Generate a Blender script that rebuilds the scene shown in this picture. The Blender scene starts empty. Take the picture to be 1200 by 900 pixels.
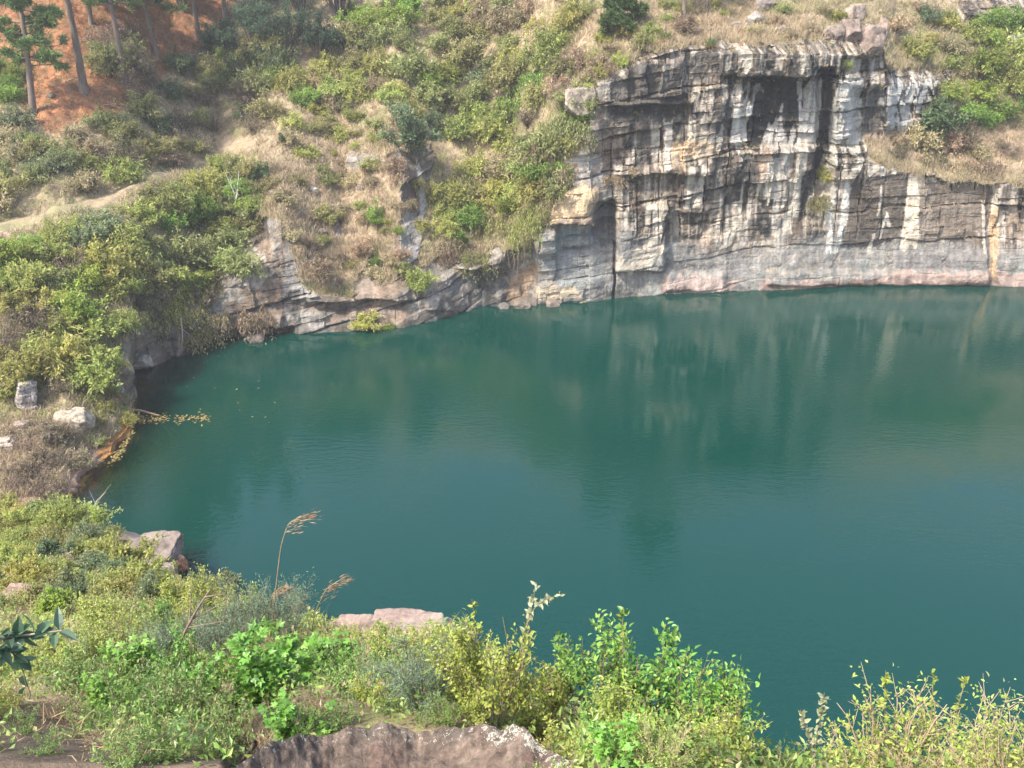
import bpy, bmesh, math
import numpy as np
from mathutils import Vector, Matrix

HAZE = .0007
RNG = np.random.default_rng(11)
C = bpy.context.scene.collection
PI = math.pi
# ------------------------------------------------------------------ camera model (metres; the lake surface is z = 0)
H, FOC, PITCH = 20.0, 1039.0, math.radians(24.0)
cp, sp = math.cos(PITCH), math.sin(PITCH)

def zof(py, Y):
    k = (450.0 - py) / FOC
    return H + Y * (k * cp - sp) / (cp + k * sp)

def yof(py, z):
    k = (450.0 - py) / FOC
    return (z - H) * (cp + k * sp) / (k * cp - sp)

def xof(px, Y, z):
    return (px - 600.0) / FOC * (Y * cp - (z - H) * sp)

def depth(P):
    return P[..., 1] * cp - (P[..., 2] - H) * sp

def pix(P):
    d = depth(P)
    return 600 + FOC * P[..., 0] / d, 450 - FOC * (P[..., 1] * sp + (P[..., 2] - H) * cp) / d

# ------------------------------------------------------------------ numpy noise
def _hash(ix, iy, iz, seed):
    h = (ix.astype(np.int64) * 374761393 + iy.astype(np.int64) * 668265263 + iz.astype(np.int64) * 2147483647 + seed * 974634777) & 0xFFFFFFFF
    h = ((h ^ (h >> 13)) * 1274126177) & 0xFFFFFFFF
    h = (h ^ (h >> 16)) * 2246822519 & 0xFFFFFFFF
    return ((h ^ (h >> 15)) & 0xFFFFFF) / float(0xFFFFFF)

def vnoise(x, y, z=None, seed=0):
    if z is None: z = np.zeros_like(x)
    ix, iy, iz = np.floor(x), np.floor(y), np.floor(z)
    fx, fy, fz = x - ix, y - iy, z - iz
    fx, fy, fz = [t * t * (3 - 2 * t) for t in (fx, fy, fz)]
    r = 0
    for dx in (0, 1):
        for dy in (0, 1):
            for dz in (0, 1):
                w = (fx if dx else 1 - fx) * (fy if dy else 1 - fy) * (fz if dz else 1 - fz)
                r = r + w * _hash(ix + dx, iy + dy, iz + dz, seed)
    return r                                                   # 0..1

def fbm(x, y, z=None, octv=4, seed=0, gain=0.5):
    a, s, t = 1.0, 0.0, 0.0
    if z is None: z = np.zeros_like(x)
    for i in range(octv):
        s = s + a * vnoise(x, y, z, seed + i * 17); t += a
        x, y, z = x * 2.03 + 3.1, y * 2.03 + 1.7, z * 2.03 + 5.3
        a *= gain
    return s / t

def sst(a, b, x):
    t = np.clip((x - a) / (b - a), 0, 1)
    return t * t * (3 - 2 * t)

def inpoly(px, py, poly):
    r = np.zeros(px.shape, bool)
    n = len(poly)
    for i in range(n):
        x0, y0 = poly[i]; x1, y1 = poly[(i + 1) % n]
        if y0 == y1: continue
        c = (py < y0) != (py < y1)
        r ^= c & (px < (x1 - x0) * (py - y0) / (y1 - y0) + x0)
    return r

# ------------------------------------------------------------------ mesh building
class MB:
    def __init__(s): s.v, s.f, s.c, s.n = [], [], [], 0
    def add(s, v, faces, col):
        v = np.asarray(v, float).reshape(-1, 3)
        col = np.asarray(col, float)
        if col.ndim == 1: col = np.tile(col[:3], (len(v), 1))
        for f in (faces if isinstance(faces, (list, tuple)) else [faces]):
            if len(f): s.f.append(np.asarray(f, np.int64) + s.n)
        s.v.append(v); s.c.append(col[:, :3]); s.n += len(v)
    def mesh(s, name, mat, smooth=False, attrs=None):
        me = bpy.data.meshes.new(name)
        v = np.concatenate(s.v); c = np.concatenate(s.c)
        tot = np.concatenate([np.full(len(f), f.shape[1], np.int32) for f in s.f])
        idx = np.concatenate([f.ravel() for f in s.f]).astype(np.int32)
        me.vertices.add(len(v)); me.vertices.foreach_set('co', v.astype(np.float32).ravel())
        me.loops.add(len(idx)); me.loops.foreach_set('vertex_index', idx)
        me.polygons.add(len(tot))
        me.polygons.foreach_set('loop_start', np.concatenate([[0], np.cumsum(tot)[:-1]]).astype(np.int32))
        me.polygons.foreach_set('loop_total', tot)
        me.polygons.foreach_set('use_smooth', np.full(len(tot), smooth))
        a = me.color_attributes.new('col', 'FLOAT_COLOR', 'POINT')
        a.data.foreach_set('color', np.concatenate([c, np.ones((len(c), 1))], 1).astype(np.float32).ravel())
        for k, arr in (attrs or {}).items():
            b = me.attributes.new(k, 'FLOAT', 'POINT'); b.data.foreach_set('value', np.asarray(arr, np.float32).ravel())
        me.materials.append(mat)
        me.update(calc_edges=True); me.validate()
        return me

def link(name, me, parent=None, loc=(0, 0, 0), rz=0.0, sc=(1, 1, 1)):
    o = bpy.data.objects.new(name, me); C.objects.link(o)
    o.location = loc; o.rotation_euler = (0, 0, rz); o.scale = sc
    if parent: o.parent = parent
    return o

def tag(o, label, cat=None, group=None, kind=None):
    o['label'] = label
    if cat: o['category'] = cat
    if group: o['group'] = group
    if kind: o['kind'] = kind
    return o

def norm(a): return a / np.maximum(np.linalg.norm(a, axis=-1, keepdims=True), 1e-9)

def grid_quads(nr, nc):
    i = np.arange(nr * nc).reshape(nr, nc)
    return np.stack([i[:-1, :-1], i[:-1, 1:], i[1:, 1:], i[1:, :-1]], -1).reshape(-1, 4)

def tubes(P, r, sides=4):
    n, m, _ = P.shape
    T = norm(np.gradient(P, axis=1))
    ref = np.where(np.abs(T[..., 2:3]) < 0.9, np.array([0, 0, 1.0]), np.array([1.0, 0, 0]))
    U = norm(np.cross(T, ref)); V = np.cross(T, U)
    a = np.arange(sides) / sides * 2 * PI
    v = P[:, :, None, :] + r[:, :, None, None] * (np.cos(a)[:, None] * U[:, :, None, :] + np.sin(a)[:, None] * V[:, :, None, :])
    idx = np.arange(n * m * sides).reshape(n, m, sides)
    nx = np.roll(idx, -1, 2)
    q = np.stack([idx[:, :-1], nx[:, :-1], nx[:, 1:], idx[:, 1:]], -1).reshape(-1, 4)
    return v.reshape(-1, 3), q

def orth(N, A): return norm(N - (N * A).sum(-1, keepdims=True) * A)

def leaf4(P, A, N, L, W, fold=0.25):
    S = np.cross(A, N); L = L[:, None]; W = W[:, None]
    mid = P + A * L * 0.45 + N * W * fold
    v = np.stack([P, mid + S * W * .5, P + A * L, mid - S * W * .5], 1)
    i = np.arange(len(P))[:, None] * 4
    return v.reshape(-1, 3), (i + np.array([[0, 1, 2, 3]])), 4

def leaf8(P, A, N, L, W, fold=0.22, droop=0.18):
    S = np.cross(A, N); L = L[:, None]; W = W[:, None]
    def p(t, w, h): return P + A * L * t + S * W * w + N * (h * W) - N * (droop * t * t * L)
    v = np.stack([p(0, 0, 0), p(.3, -.46, fold), p(.3, 0, 0), p(.3, .46, fold), p(.66, -.36, fold * .8), p(.66, 0, 0), p(.66, .36, fold * .8), p(1, 0, 0)], 1)
    i = np.arange(len(P))[:, None]* 8
    t = np.concatenate([i + np.array([[0, 2, 1]]), i + np.array([[0, 3, 2]]), i + np.array([[4, 5, 7]]), i + np.array([[5, 6, 7]])])
    q = np.concatenate([i + np.array([[1, 2, 5, 4]]), i + np.array([[2, 3, 6, 5]])])
    return v.reshape(-1, 3), [t, q], 8

def leafstar(P, A, N, L, lobes=5, droop=.15):
    """palmate leaf: a fan of pointed lobes around the stalk end"""
    S = np.cross(A, N); n = len(P); L = L[:, None]
    ang = np.linspace(-2.25, 2.25, lobes * 2 + 1)
    rad = np.where(np.arange(lobes * 2 + 1) % 2 == 1, 1.0, 0.58)
    rad[1] *= .7; rad[-2] *= .7; rad[lobes if lobes % 2 else lobes] *= 1.15
    c = P + A * L * .25
    vs = [c]
    for a, r in zip(ang, rad):
        vs.append(c + (A * math.cos(a) + S * math.sin(a)) * L * r * .62 - N * L * droop * r * r)
    v = np.stack(vs, 1); k = v.shape[1]
    i = np.arange(n)[:, None] * k
    t = np.concatenate([i + np.array([[0, j, j + 1]]) for j in range(1, k - 1)])
    return v.reshape(-1, 3), [t], k

def rep(col, k): return np.repeat(col, k, 0)

def mixcol(rng, n, cols, wts, var=0.25):
    cols = np.asarray(cols, float)
    i = rng.choice(len(cols), n, p=np.asarray(wts) / np.sum(wts))
    j = rng.choice(len(cols), n, p=np.asarray(wts) / np.sum(wts))
    t = rng.random((n, 1)) * .5
    c = cols[i] * (1 - t) + cols[j] * t
    return c * (1 + var * rng.uniform(-1, 1, (n, 1)))

# ------------------------------------------------------------------ materials
def new_mat(name):
    m = bpy.data.materials.new(name); m.use_nodes = True
    nt = m.node_tree; nt.nodes.clear()
    return m, nt, nt.nodes, nt.links

def leaf_mat(name, trans=0.3, rough=0.5, hue=0.03, val=0.25, spec=.35):
    m, nt, N, L = new_mat(name)
    out = N.new('ShaderNodeOutputMaterial')
    at = N.new('ShaderNodeAttribute'); at.attribute_name = 'col'
    oi = N.new('ShaderNodeObjectInfo')
    hs = N.new('ShaderNodeHueSaturation')
    mr = N.new('ShaderNodeMapRange'); mr.inputs[3].default_value = .5 - hue; mr.inputs[4].default_value = .5 + hue
    mv = N.new('ShaderNodeMapRange'); mv.inputs[3].default_value = 1 - val; mv.inputs[4].default_value = 1 + val
    mu = N.new('ShaderNodeMath'); mu.operation = 'MULTIPLY'; mu.inputs[1].default_value = 7.31
    fr = N.new('ShaderNodeMath'); fr.operation = 'FRACT'
    L.new(oi.outputs['Random'], mr.inputs[0]); L.new(oi.outputs['Random'], mu.inputs[0]); L.new(mu.outputs[0], fr.inputs[0]); L.new(fr.outputs[0], mv.inputs[0])
    L.new(at.outputs['Color'], hs.inputs['Color']); L.new(mr.outputs[0], hs.inputs['Hue']); L.new(mv.outputs[0], hs.inputs['Value'])
    bs = N.new('ShaderNodeBsdfPrincipled'); bs.inputs['Roughness'].default_value = rough; bs.inputs['Specular IOR Level'].default_value = spec
    tr = N.new('ShaderNodeBsdfTranslucent')
    mx = N.new('ShaderNodeMixShader'); mx.inputs[0].default_value = trans
    L.new(hs.outputs[0], bs.inputs['Base Color']); L.new(hs.outputs[0], tr.inputs['Color'])
    L.new(bs.outputs[0], mx.inputs[1]); L.new(tr.outputs[0], mx.inputs[2]); L.new(mx.outputs[0], out.inputs[0])
    return m

def rock_mat(name, scale=1.0, bump=.5, lichen=0.0, attr_noise=.35, stretch=(1, 1, 1), dist=.05):
    m, nt, N, L = new_mat(name)
    out = N.new('ShaderNodeOutputMaterial'); bs = N.new('ShaderNodeBsdfPrincipled')
    bs.inputs['Roughness'].default_value = .88; bs.inputs['Specular IOR Level'].default_value = .2
    at = N.new('ShaderNodeAttribute'); at.attribute_name = 'col'
    tc = N.new('ShaderNodeTexCoord'); mp = N.new('ShaderNodeMapping'); mp.inputs['Scale'].default_value = stretch
    L.new(tc.outputs['Object'], mp.inputs[0])
    n1 = N.new('ShaderNodeTexNoise'); n1.inputs['Scale'].default_value = 1.3 * scale; n1.inputs['Detail'].default_value = 8; n1.inputs['Roughness'].default_value = .68
    n2 = N.new('ShaderNodeTexNoise'); n2.inputs['Scale'].default_value = 6 * scale; n2.inputs['Detail'].default_value = 6; n2.inputs['Roughness'].default_value = .7
    L.new(mp.outputs[0], n1.inputs['Vector']); L.new(mp.outputs[0], n2.inputs['Vector'])
    mr = N.new('ShaderNodeMapRange'); mr.inputs[1].default_value = .3; mr.inputs[2].default_value = .7; mr.inputs[3].default_value = 1 - attr_noise; mr.inputs[4].default_value = 1 + attr_noise
    L.new(n1.outputs['Fac'], mr.inputs[0])
    mr2 = N.new('ShaderNodeMapRange'); mr2.inputs[1].default_value = .3; mr2.inputs[2].default_value = .7; mr2.inputs[3].default_value = 1 - attr_noise * .8; mr2.inputs[4].default_value = 1 + attr_noise * .8
    L.new(n2.outputs['Fac'], mr2.inputs[0])
    mm = N.new('ShaderNodeMath'); mm.operation = 'MULTIPLY'; L.new(mr.outputs[0], mm.inputs[0]); L.new(mr2.outputs[0], mm.inputs[1])
    vm = N.new('ShaderNodeVectorMath'); vm.operation = 'SCALE'
    L.new(at.outputs['Color'], vm.inputs[0]); L.new(mm.outputs[0], vm.inputs['Scale'])
    colout = vm.outputs[0]
    if lichen:
        vo = N.new('ShaderNodeTexVoronoi'); vo.inputs['Scale'].default_value = 24 * scale * lichen
        nd = N.new('ShaderNodeTexNoise'); nd.inputs['Scale'].default_value = 40 * scale * lichen; nd.inputs['Detail'].default_value = 4
        ad = N.new('ShaderNodeVectorMath'); ad.operation = 'MULTIPLY_ADD'; ad.inputs[1].default_value = (.035, .035, .035)
        L.new(nd.outputs['Color'], ad.inputs[0]); L.new(tc.outputs['Object'], ad.inputs[2]); L.new(ad.outputs[0], vo.inputs['Vector'])
        la = N.new('ShaderNodeAttribute'); la.attribute_name = 'lichen'
        sepc = N.new('ShaderNodeSeparateColor'); L.new(vo.outputs['Color'], sepc.inputs[0])
        rr = N.new('ShaderNodeMath'); rr.operation = 'MULTIPLY'; rr.inputs[1].default_value = .85
        pw = N.new('ShaderNodeMath'); pw.operation = 'POWER'; pw.inputs[1].default_value = 2.2
        L.new(sepc.outputs[0], pw.inputs[0]); L.new(pw.outputs[0], rr.inputs[0])
        r2 = N.new('ShaderNodeMath'); r2.operation = 'MULTIPLY'; L.new(rr.outputs[0], r2.inputs[0]); L.new(la.outputs['Fac'], r2.inputs[1])
        lt = N.new('ShaderNodeMath'); lt.operation = 'SUBTRACT'; L.new(r2.outputs[0], lt.inputs[0]); L.new(vo.outputs['Distance'], lt.inputs[1])
        st = N.new('ShaderNodeMapRange'); st.inputs[1].default_value = 0; st.inputs[2].default_value = .05; L.new(lt.outputs[0], st.inputs[0])
        mx = N.new('ShaderNodeMix'); mx.data_type = 'RGBA'
        L.new(st.outputs[0], mx.inputs[0]); L.new(colout, mx.inputs[6]); mx.inputs[7].default_value = (.34, .33, .27, 1)
        colout = mx.outputs[2]
    L.new(colout, bs.inputs['Base Color'])
    bp = N.new('ShaderNodeBump'); bp.inputs['Strength'].default_value = bump; bp.inputs['Distance'].default_value = dist
    ab = N.new('ShaderNodeMath'); ab.operation = 'ADD'; L.new(n1.outputs['Fac'], ab.inputs[0]); L.new(n2.outputs['Fac'], ab.inputs[1])
    L.new(ab.outputs[0], bp.inputs['Height']); L.new(bp.outputs[0], bs.inputs['Normal'])
    L.new(bs.outputs[0], out.inputs[0])
    return m

M_LEAF = leaf_mat('leaves', .55)
M_NEAR = leaf_mat('near_leaves', .34, .42, .012, .12, .4)
M_NEEDLE = leaf_mat('needles', .12, .6, .015, .15, .2)
M_STRAW = leaf_mat('straw', .25, .7, .01, .1, .2)
M_BARK = rock_mat('bark', 2.5, .6, stretch=(1, 1, .25), dist=.03)
M_TWIG = rock_mat('twig_bark', 20, .3, dist=.004)
M_CLIFF = rock_mat('cliff_rock', 1.6, .8, attr_noise=.32, dist=.16)
M_GROUND = rock_mat('bank_soil', 3.0, .7, attr_noise=.35, dist=.04)
M_BOULDER = rock_mat('boulder_rock', 2.5, .6, attr_noise=.3, dist=.04)
M_LICHEN = rock_mat('lichen_rock', 11.0, 1.0, lichen=.36, attr_noise=.42, dist=.012)
M_PATH = rock_mat('path_dirt', 3.0, .4, attr_noise=.2, dist=.03)

# ------------------------------------------------------------------ far banks: profile columns (pixel row, distance behind the water's edge)
# column: px, shore row, then knots (row, metres behind the shore)
def ys(py): return yof(py, 0.0)
COLS = [
 (-260, 640, [(560, 4.3), (490, 8.3), (400, 12.3), (300, 18), (288, 20), (0, 40), (-200, 68), (-420, 115)]),
 (0,   640, [(560, 4.3), (490, 8.3), (400, 12.3), (270, 20), (255, 22.3), (0, 42), (-200, 68), (-420, 115)]),
 (75,  593, [(540, 2.6), (480, 6.0), (400, 9.8), (250, 19), (236, 21.2), (0, 40), (-200, 68), (-420, 115)]),
 (130, 537, [(490, 3.2), (455, 5.2), (370, 9.2), (240, 17.3), (222, 20), (0, 38), (-200, 66), (-420, 112)]),
 (150, 500, [(470, 2.0), (440, 3.2), (370, 6.2), (236, 14.8), (219, 17.3), (0, 36), (-200, 64), (-420, 110)]),
 (158, 434, [(426, .3), (395, .7), (368, 1.2), (231, 8.3), (216, 10.8), (0, 29.4), (-200, 57), (-420, 103)]),
 (200, 420, [(405, .5), (370, 1.0), (350, 2.2), (217, 10), (203, 12.5), (0, 33), (-200, 60), (-420, 108)]),
 (255, 397, [(378, .3), (348, .8), (326, 2.4), (201, 11.8), (186, 14.5), (0, 32), (-200, 60), (-420, 108)]),
 (330, 392, [(378, .4), (285, 1.6), (262, 3.6), (190, 9.5), (140, 14.5), (0, 30), (-200, 58), (-420, 108)]),
 (400, 388, [(374, .5), (345, 1.2), (332, 2.4), (200, 11.5), (150, 14.9), (0, 28.7), (-200, 57), (-420, 108)]),
 (470, 384, [(369, .5), (342, 1.1), (322, 2.2), (205, 6.6), (178, 9.6), (0, 26.5), (-200, 54), (-420, 104)]),
 (500, 378, [(362, .5), (338, 1.1), (318, 2.2), (205, 9), (165, 12), (0, 25.5), (-200, 53), (-420, 102)]),
 (530, 371, [(350, .6), (325, 1.0), (310, 2.4), (200, 9.6), (100, 17.0), (0, 24.5), (-200, 52), (-420, 100)]),
 (565, 358, [(335, .5), (308, .5), (298, 2.2), (200, 8.6), (100, 15.0), (0, 22.5), (-200, 50), (-420, 98)]),
 (600, 358, [(325, .5), (290, .6), (278, 2.6), (200, 6.4), (100, 12.5), (0, 20), (-200, 46), (-420, 95)]),
 (640, 357, [(320, .4), (240, .7), (228, 1.6), (150, 3.6), (105, 6.2), (0, 15), (-200, 38), (-420, 85)]),
 (690, 354, [(315, .4), (225, .6), (200, 1.2), (105, 1.8), (90, 3.2), (0, 11), (-200, 32), (-420, 75)]),
 (720, 350, [(305, .5), (225, .8), (205, 1.3), (90, 1.6), (72, 2.8), (0, 9.2), (-200, 30), (-420, 70)]),
 (780, 346, [(300, .6), (200, .9), (190, 1.3), (62, 1.2), (50, 2.6), (0, 8.0), (-200, 28), (-420, 66)]),
 (860, 341, [(295, .6), (178, .9), (170, 1.2), (62, 1.0), (48, 2.4), (0, 7.4), (-200, 28), (-420, 66)]),
 (960, 337, [(290, .6), (178, .9), (170, 1.2), (62, 1.0), (46, 2.4), (0, 7.4), (-200, 28), (-420, 66)]),
 (1030, 335, [(295, .5), (190, 1.0), (170, 2.2), (66, 2.0), (48, 3.4), (0, 8.5), (-200, 30), (-420, 68)]),
 (1050, 335, [(295, .5), (195, 1.2), (172, 3.4), (95, 4.2), (76, 5.5), (0, 11.5), (-200, 32), (-420, 70)]),
 (1100, 335, [(295, .5), (205, 1.4), (182, 4.0), (100, 5.4), (80, 7.0), (0, 13.5), (-200, 34), (-420, 72)]),
 (1200, 336, [(295, .4), (215, 1.4), (190, 3.2), (110, 7.6), (70, 9.6), (0, 14.5), (-200, 36), (-420, 74)]),
 (1480, 334, [(295, .4), (215, 1.4), (190, 3.2), (110, 7.6), (70, 9.6), (0, 14.5), (-200, 36), (-420, 74)]),
]
def build_columns(cols, pxs, seg_rows, under):
    """-> px, py, Y, z grids, one row per profile sample; the knots are blended across neighbouring columns"""
    K = len(cols[0][2]) + 2
    cx = np.array([c[0] for c in cols], float)
    PY = np.zeros((len(cols), K)); YY = np.zeros((len(cols), K))
    for i, (px, s, kn) in enumerate(cols):
        y0 = ys(s)
        PY[i, 0], YY[i, 0] = under(px, s, y0)
        PY[i, 1], YY[i, 1] = s, y0
        for j, (a, b) in enumerate(kn): PY[i, j + 2], YY[i, j + 2] = a, y0 + b
    py_k = np.stack([np.interp(pxs, cx, PY[:, k]) for k in range(K)])
    yy_k = np.stack([np.interp(pxs, cx, YY[:, k]) for k in range(K)])
    pyr, yr = [], []
    for k in range(K - 1):
        t = np.linspace(0, 1, seg_rows[k], endpoint=(k == K - 2))[:, None]
        pyr.append(py_k[k] * (1 - t) + py_k[k + 1] * t); yr.append(yy_k[k] * (1 - t) + yy_k[k + 1] * t)
    return np.concatenate(pyr), np.concatenate(yr)

def under_far(px, s, y0):
    if px < 262: return (max(s + 100, 640), yof(max(s + 100, 640), -3.2))
    return (s + 25, y0 - .9)
pxs = np.arange(-260, 1481, 1.25)
SEG = [24, 46, 96, 22, 110, 36, 92, 40, 14]
PYA, YA = build_columns(COLS, pxs, SEG, under_far)
PXA = np.tile(pxs, (PYA.shape[0], 1))
ZA = zof(PYA, YA); XA = xof(PXA, YA, ZA)

# rock regions of the banks (mapped in picture coordinates, only to know where the rock crops out)
cliff_poly = [(540, 420), (560, 352), (592, 300), (612, 290), (640, 272), (652, 235), (662, 190), (690, 160), (700, 100), (720, 92), (745, 66), (790, 58), (840, 50), (900, 50),
              (970, 48), (985, 28), (1030, 26), (1040, 78), (1070, 82), (1112, 84), (1112, 120), (1085, 145), (1060, 160), (1015, 168), (1012, 184), (1045, 200), (1090, 206),
              (1150, 215), (1500, 222), (1500, 420)]
slab_poly = [(240, 430), (248, 350), (266, 252), (300, 244), (332, 262), (345, 300), (360, 340), (420, 345), (440, 335), (485, 318), (520, 300), (560, 302), (590, 290), (600, 420)]
dyke_poly = [(462, 315), (468, 250), (474, 205), (486, 190), (496, 185), (500, 230), (496, 270), (492, 315)]
left_poly = [(120, 470), (140, 410), (168, 372), (205, 362), (250, 345), (260, 420), (200, 440), (160, 450)]
right_poly = [(1120, 22), (1135, -30), (1500, -40), (1500, 22), (1200, 24), (1160, 22)]
small_polys = [[(690, 92), (700, 72), (752, 74), (756, 100), (706, 118)], [(455, 200), (462, 178), (505, 165), (512, 190), (500, 215)], [(415, 342), (430, 300), (445, 292), (452, 320), (440, 345)],
               [(385, 262), (398, 250), (402, 268), (392, 278)], [(404, 198), (408, 180), (425, 182), (460, 180), (468, 205), (440, 200)]]
wob = 9 * (fbm(XA * .9, ZA * .9, YA * .9, 4, 5) - .5) * 2
wob2 = 9 * (fbm(XA * .9 + 40, ZA * .9, YA * .9, 4, 9) - .5) * 2
px_w, py_w = PXA + wob, PYA + wob2
ROCK = np.zeros_like(PXA)
for pl in [cliff_poly, slab_poly, dyke_poly, left_poly, right_poly] + small_polys:
    ROCK = np.maximum(ROCK, inpoly(px_w, py_w, pl).astype(float))
STEEP = ROCK.copy()

def box(px, py, x0, x1, y0, y1, s=6.0):
    return sst(x0 - s, x0 + s, px) * (1 - sst(x1 - s, x1 + s, px)) * sst(y0 - s, y0 + s, py) * (1 - sst(y1 - s, y1 + s, py))

# outward direction (towards the lake, horizontal)
OX, OY = -XA, -YA - 0.0
ol = np.sqrt(OX ** 2 + OY ** 2); OX, OY = OX / ol * .6, OY / ol
ol = np.sqrt(OX ** 2 + OY ** 2); OX, OY = OX / ol, OY / ol
# bedding planes and joints
U = XA + .25 * YA
dip = np.where(PXA < 640, -.10, .03)
um = U[200]; slope = np.interp(pxs, [-260, 200, 320, 430, 480, 590, 640, 720, 760, 860, 900, 1500], [.05, .08, .12, .2, .27, .27, .10, .07, .14, .13, .02, 0])
off = np.concatenate([[0], np.cumsum(slope[1:] * np.diff(um))])
bed = ZA - off[None, :] + .3 * (fbm(U * .10, ZA * .15, None, 3, 21) - .5)
def blocks(bs, js, seed, jw=.25):
    b = bed / bs + .35 * (fbm(U * .3, bed * .1, None, 2, seed) - .5)
    li = np.floor(b)
    j = U / js + _hash(li, li * 0, li * 0, seed + 3) * 9 + jw * (fbm(ZA * .8, U * .4, None, 2, seed + 5) - .5)
    ji = np.floor(j)
    lay = _hash(li, li * 0, li * 0, seed + 1) - .5
    blk = _hash(li, ji, li * 0, seed + 2) - .5
    eb = np.minimum(b - li, 1 - (b - li)) * bs; ej = np.minimum(j - ji, 1 - (j - ji)) * js
    return lay, blk, eb, ej
l1, b1, e1, j1 = blocks(2.3, 4.2, 31)
l2, b2, e2, j2 = blocks(.75, 1.7, 47)
l3, b3, e3, j3 = blocks(.24, .8, 61)
smooth_low = np.clip(sst(255, 300, PYA) * (PXA > 690), 0, 1)           # the polished band above the water
amp = (1 - .72 * smooth_low)
amp_sm = amp * np.interp(PXA, [640, 740, 800, 960, 1010, 1500], [1.1, 1.0, .7, .55, .8, .8])
l4, b4, e4, j4 = blocks(1.35, 1.25, 63, .5)
l5, b5, e5, j5 = blocks(3.4, 2.2, 64, .6)
tall = vnoise(U * .55 + 7.3, U * 0 + .5, None, 66)              # tall pillars split by vertical joints
jt = U / 1.7 + .25 * (fbm(ZA * .5, U * .3, None, 3, 67) - .5); ji_ = np.floor(jt); pil = _hash(ji_, ji_ * 0, np.floor(ZA / 5.5 + _hash(ji_, ji_ * 0, ji_ * 0, 68) * 3), 69) - .5
mid = sst(655, 735, PXA) * (1 - smooth_low)
D = amp * (.3 * l1 + .6 * b1) + amp_sm * (.10 * l2 + .26 * b2) + amp_sm * (.02 * l3 + .10 * b3)
D += amp * mid * (.50 * b4 * (b5 > .05) + .75 * b5 + .42 * pil)
D += .38 * (fbm(U * .22, ZA * .22, None, 4, 77) - .5) * 2 + .15 * (fbm(U * 1.4, ZA * 1.4, None, 4, 78) - .5) * 2
jd = np.minimum(jt - ji_, 1 - (jt - ji_)) * 1.7
D -= amp * mid * .26 * (1 - sst(0, .08, jd)) * (np.abs(pil) > .3)
ck = sst(.42, .6, fbm(U * .35, ZA * .5, None, 3, 79)); ck2 = sst(.5, .64, fbm(U * .6, ZA * .8, None, 3, 80))
D -= amp * (.30 * (1 - sst(0, .12, e1)) * ck + .16 * (1 - sst(0, .06, e2)) * ck2 * (b2 > 0) + .16 * (1 - sst(0, .08, j1)) * (b1 > 0) * ck2)
# the large forms
def put(x0, x1, y0, y1, d, s=5): 
    global D
    D = D + d * box(px_w * .35 + PXA * .65, py_w * .35 + PYA * .65, x0, x1, y0, y1, s)
put(845, 985, 40, 90, 1.0, 3); D -= 1.5 * sst(862, 892, px_w) * (1 - sst(925, 968, px_w)) * sst(88, 97, PYA) * (1 - sst(112, 176, PYA)) * (.55 + .9 * fbm(U * .8, ZA * .5, None, 3, 81)); put(868, 1100, 172, 180, .35, 2)
put(958, 976, 80, 235, -1.3, 4); put(940, 960, 205, 262, -.5, 5)
put(700, 812, 118, 124, .6, 2); put(716, 812, 124, 136, -.6, 4); put(720, 835, 196, 204, .55, 2.5); put(735, 830, 206, 226, -.45, 5); put(800, 850, 232, 262, .35, 4); put(735, 790, 240, 262, .4, 3); put(850, 900, 215, 250, -.3, 5); put(745, 800, 70, 118, .5, 5)
D -= 1.3 * sst(684, 706, px_w) * (1 - sst(716, 730, px_w)) * sst(232, 240, py_w) * (1 - sst(246, 296, py_w)); put(640, 700, 222, 262, .9, 4); put(655, 722, 262, 296, -.7, 5)
put(718.6, 721, 285, 352, -.5, .8); put(722, 780, 262, 318, .7, 4); put(790, 830, 250, 285, -.5, 3)
put(283, 312, 252, 292, -2.0, 6); put(592, 628, 282, 352, -.9, 6); put(628, 655, 270, 300, .5, 4)
put(1000, 1032, 105, 165, -1.1, 7); put(1032, 1082, 92, 150, .6, 10); put(1110, 1165, 300, 330, .35, 6)
put(985, 1032, 26, 66, .7, 3); put(1005, 1035, 66, 90, -.6, 3)
put(258, 345, 384, 392, -.6, 3); put(250, 330, 366, 382, .5, 3); put(360, 480, 340, 352, .55, 3); put(360, 480, 354, 366, -.4, 4)
put(535, 600, 296, 316, .8, 4); put(530, 592, 318, 340, -.5, 5); put(500, 528, 345, 364, .5, 4); put(185, 205, 395, 420, -.9, 5)
put(1158, 1168, 215, 335, -.5, 3); put(900, 1160, 318, 334, .4, 3); put(780, 850, 320, 342, .35, 4)
lowfade = sst(-6, 6, np.interp(PXA[0], pxs, np.interp(pxs, [c[0] for c in COLS], [c[1] for c in COLS]))[None, :] - PYA + 3)
D *= STEEP
# soil / grass surface
G = (1 - ROCK)
landz = sst(.0, .8, ZA)
zd = G * (.55 * (fbm(XA * .35, YA * .35, ZA * .35, 3, 90) - .5) * 2 + .22 * (fbm(XA * 1.6, YA * 1.6, ZA * 1.6, 3, 91) - .5) * 2) * (.15 + .85 * landz) * np.where(PYA < 300, 1, .7)
PA = np.stack([XA + OX * D, YA + OY * D, ZA + zd], -1)
# small cove behind the headland
cove = np.exp(-(((PXA - 146) / 9) ** 2 + ((PYA - 452) / 10) ** 2))
PA[..., 2] -= 1.2 * cove
PA[..., 2] = np.where((PYA > 432) & (PXA < 152) & (ZA > .05), np.maximum(PA[..., 2], .06 + .22 * fbm(XA * 1.3, YA * 1.3, None, 3, 95) - 1.3 * cove), PA[..., 2])
shw = (1 - sst(160, 190, PXA)) * sst(415, 440, PYA)
PA[..., 0] += shw * 1.5 * (fbm(YA * .9, ZA * .5, None, 4, 96) - .5)
PA[..., 1] += shw * 1.2 * (fbm(XA * .9, ZA * .5, None, 4, 97) - .5)

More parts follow.
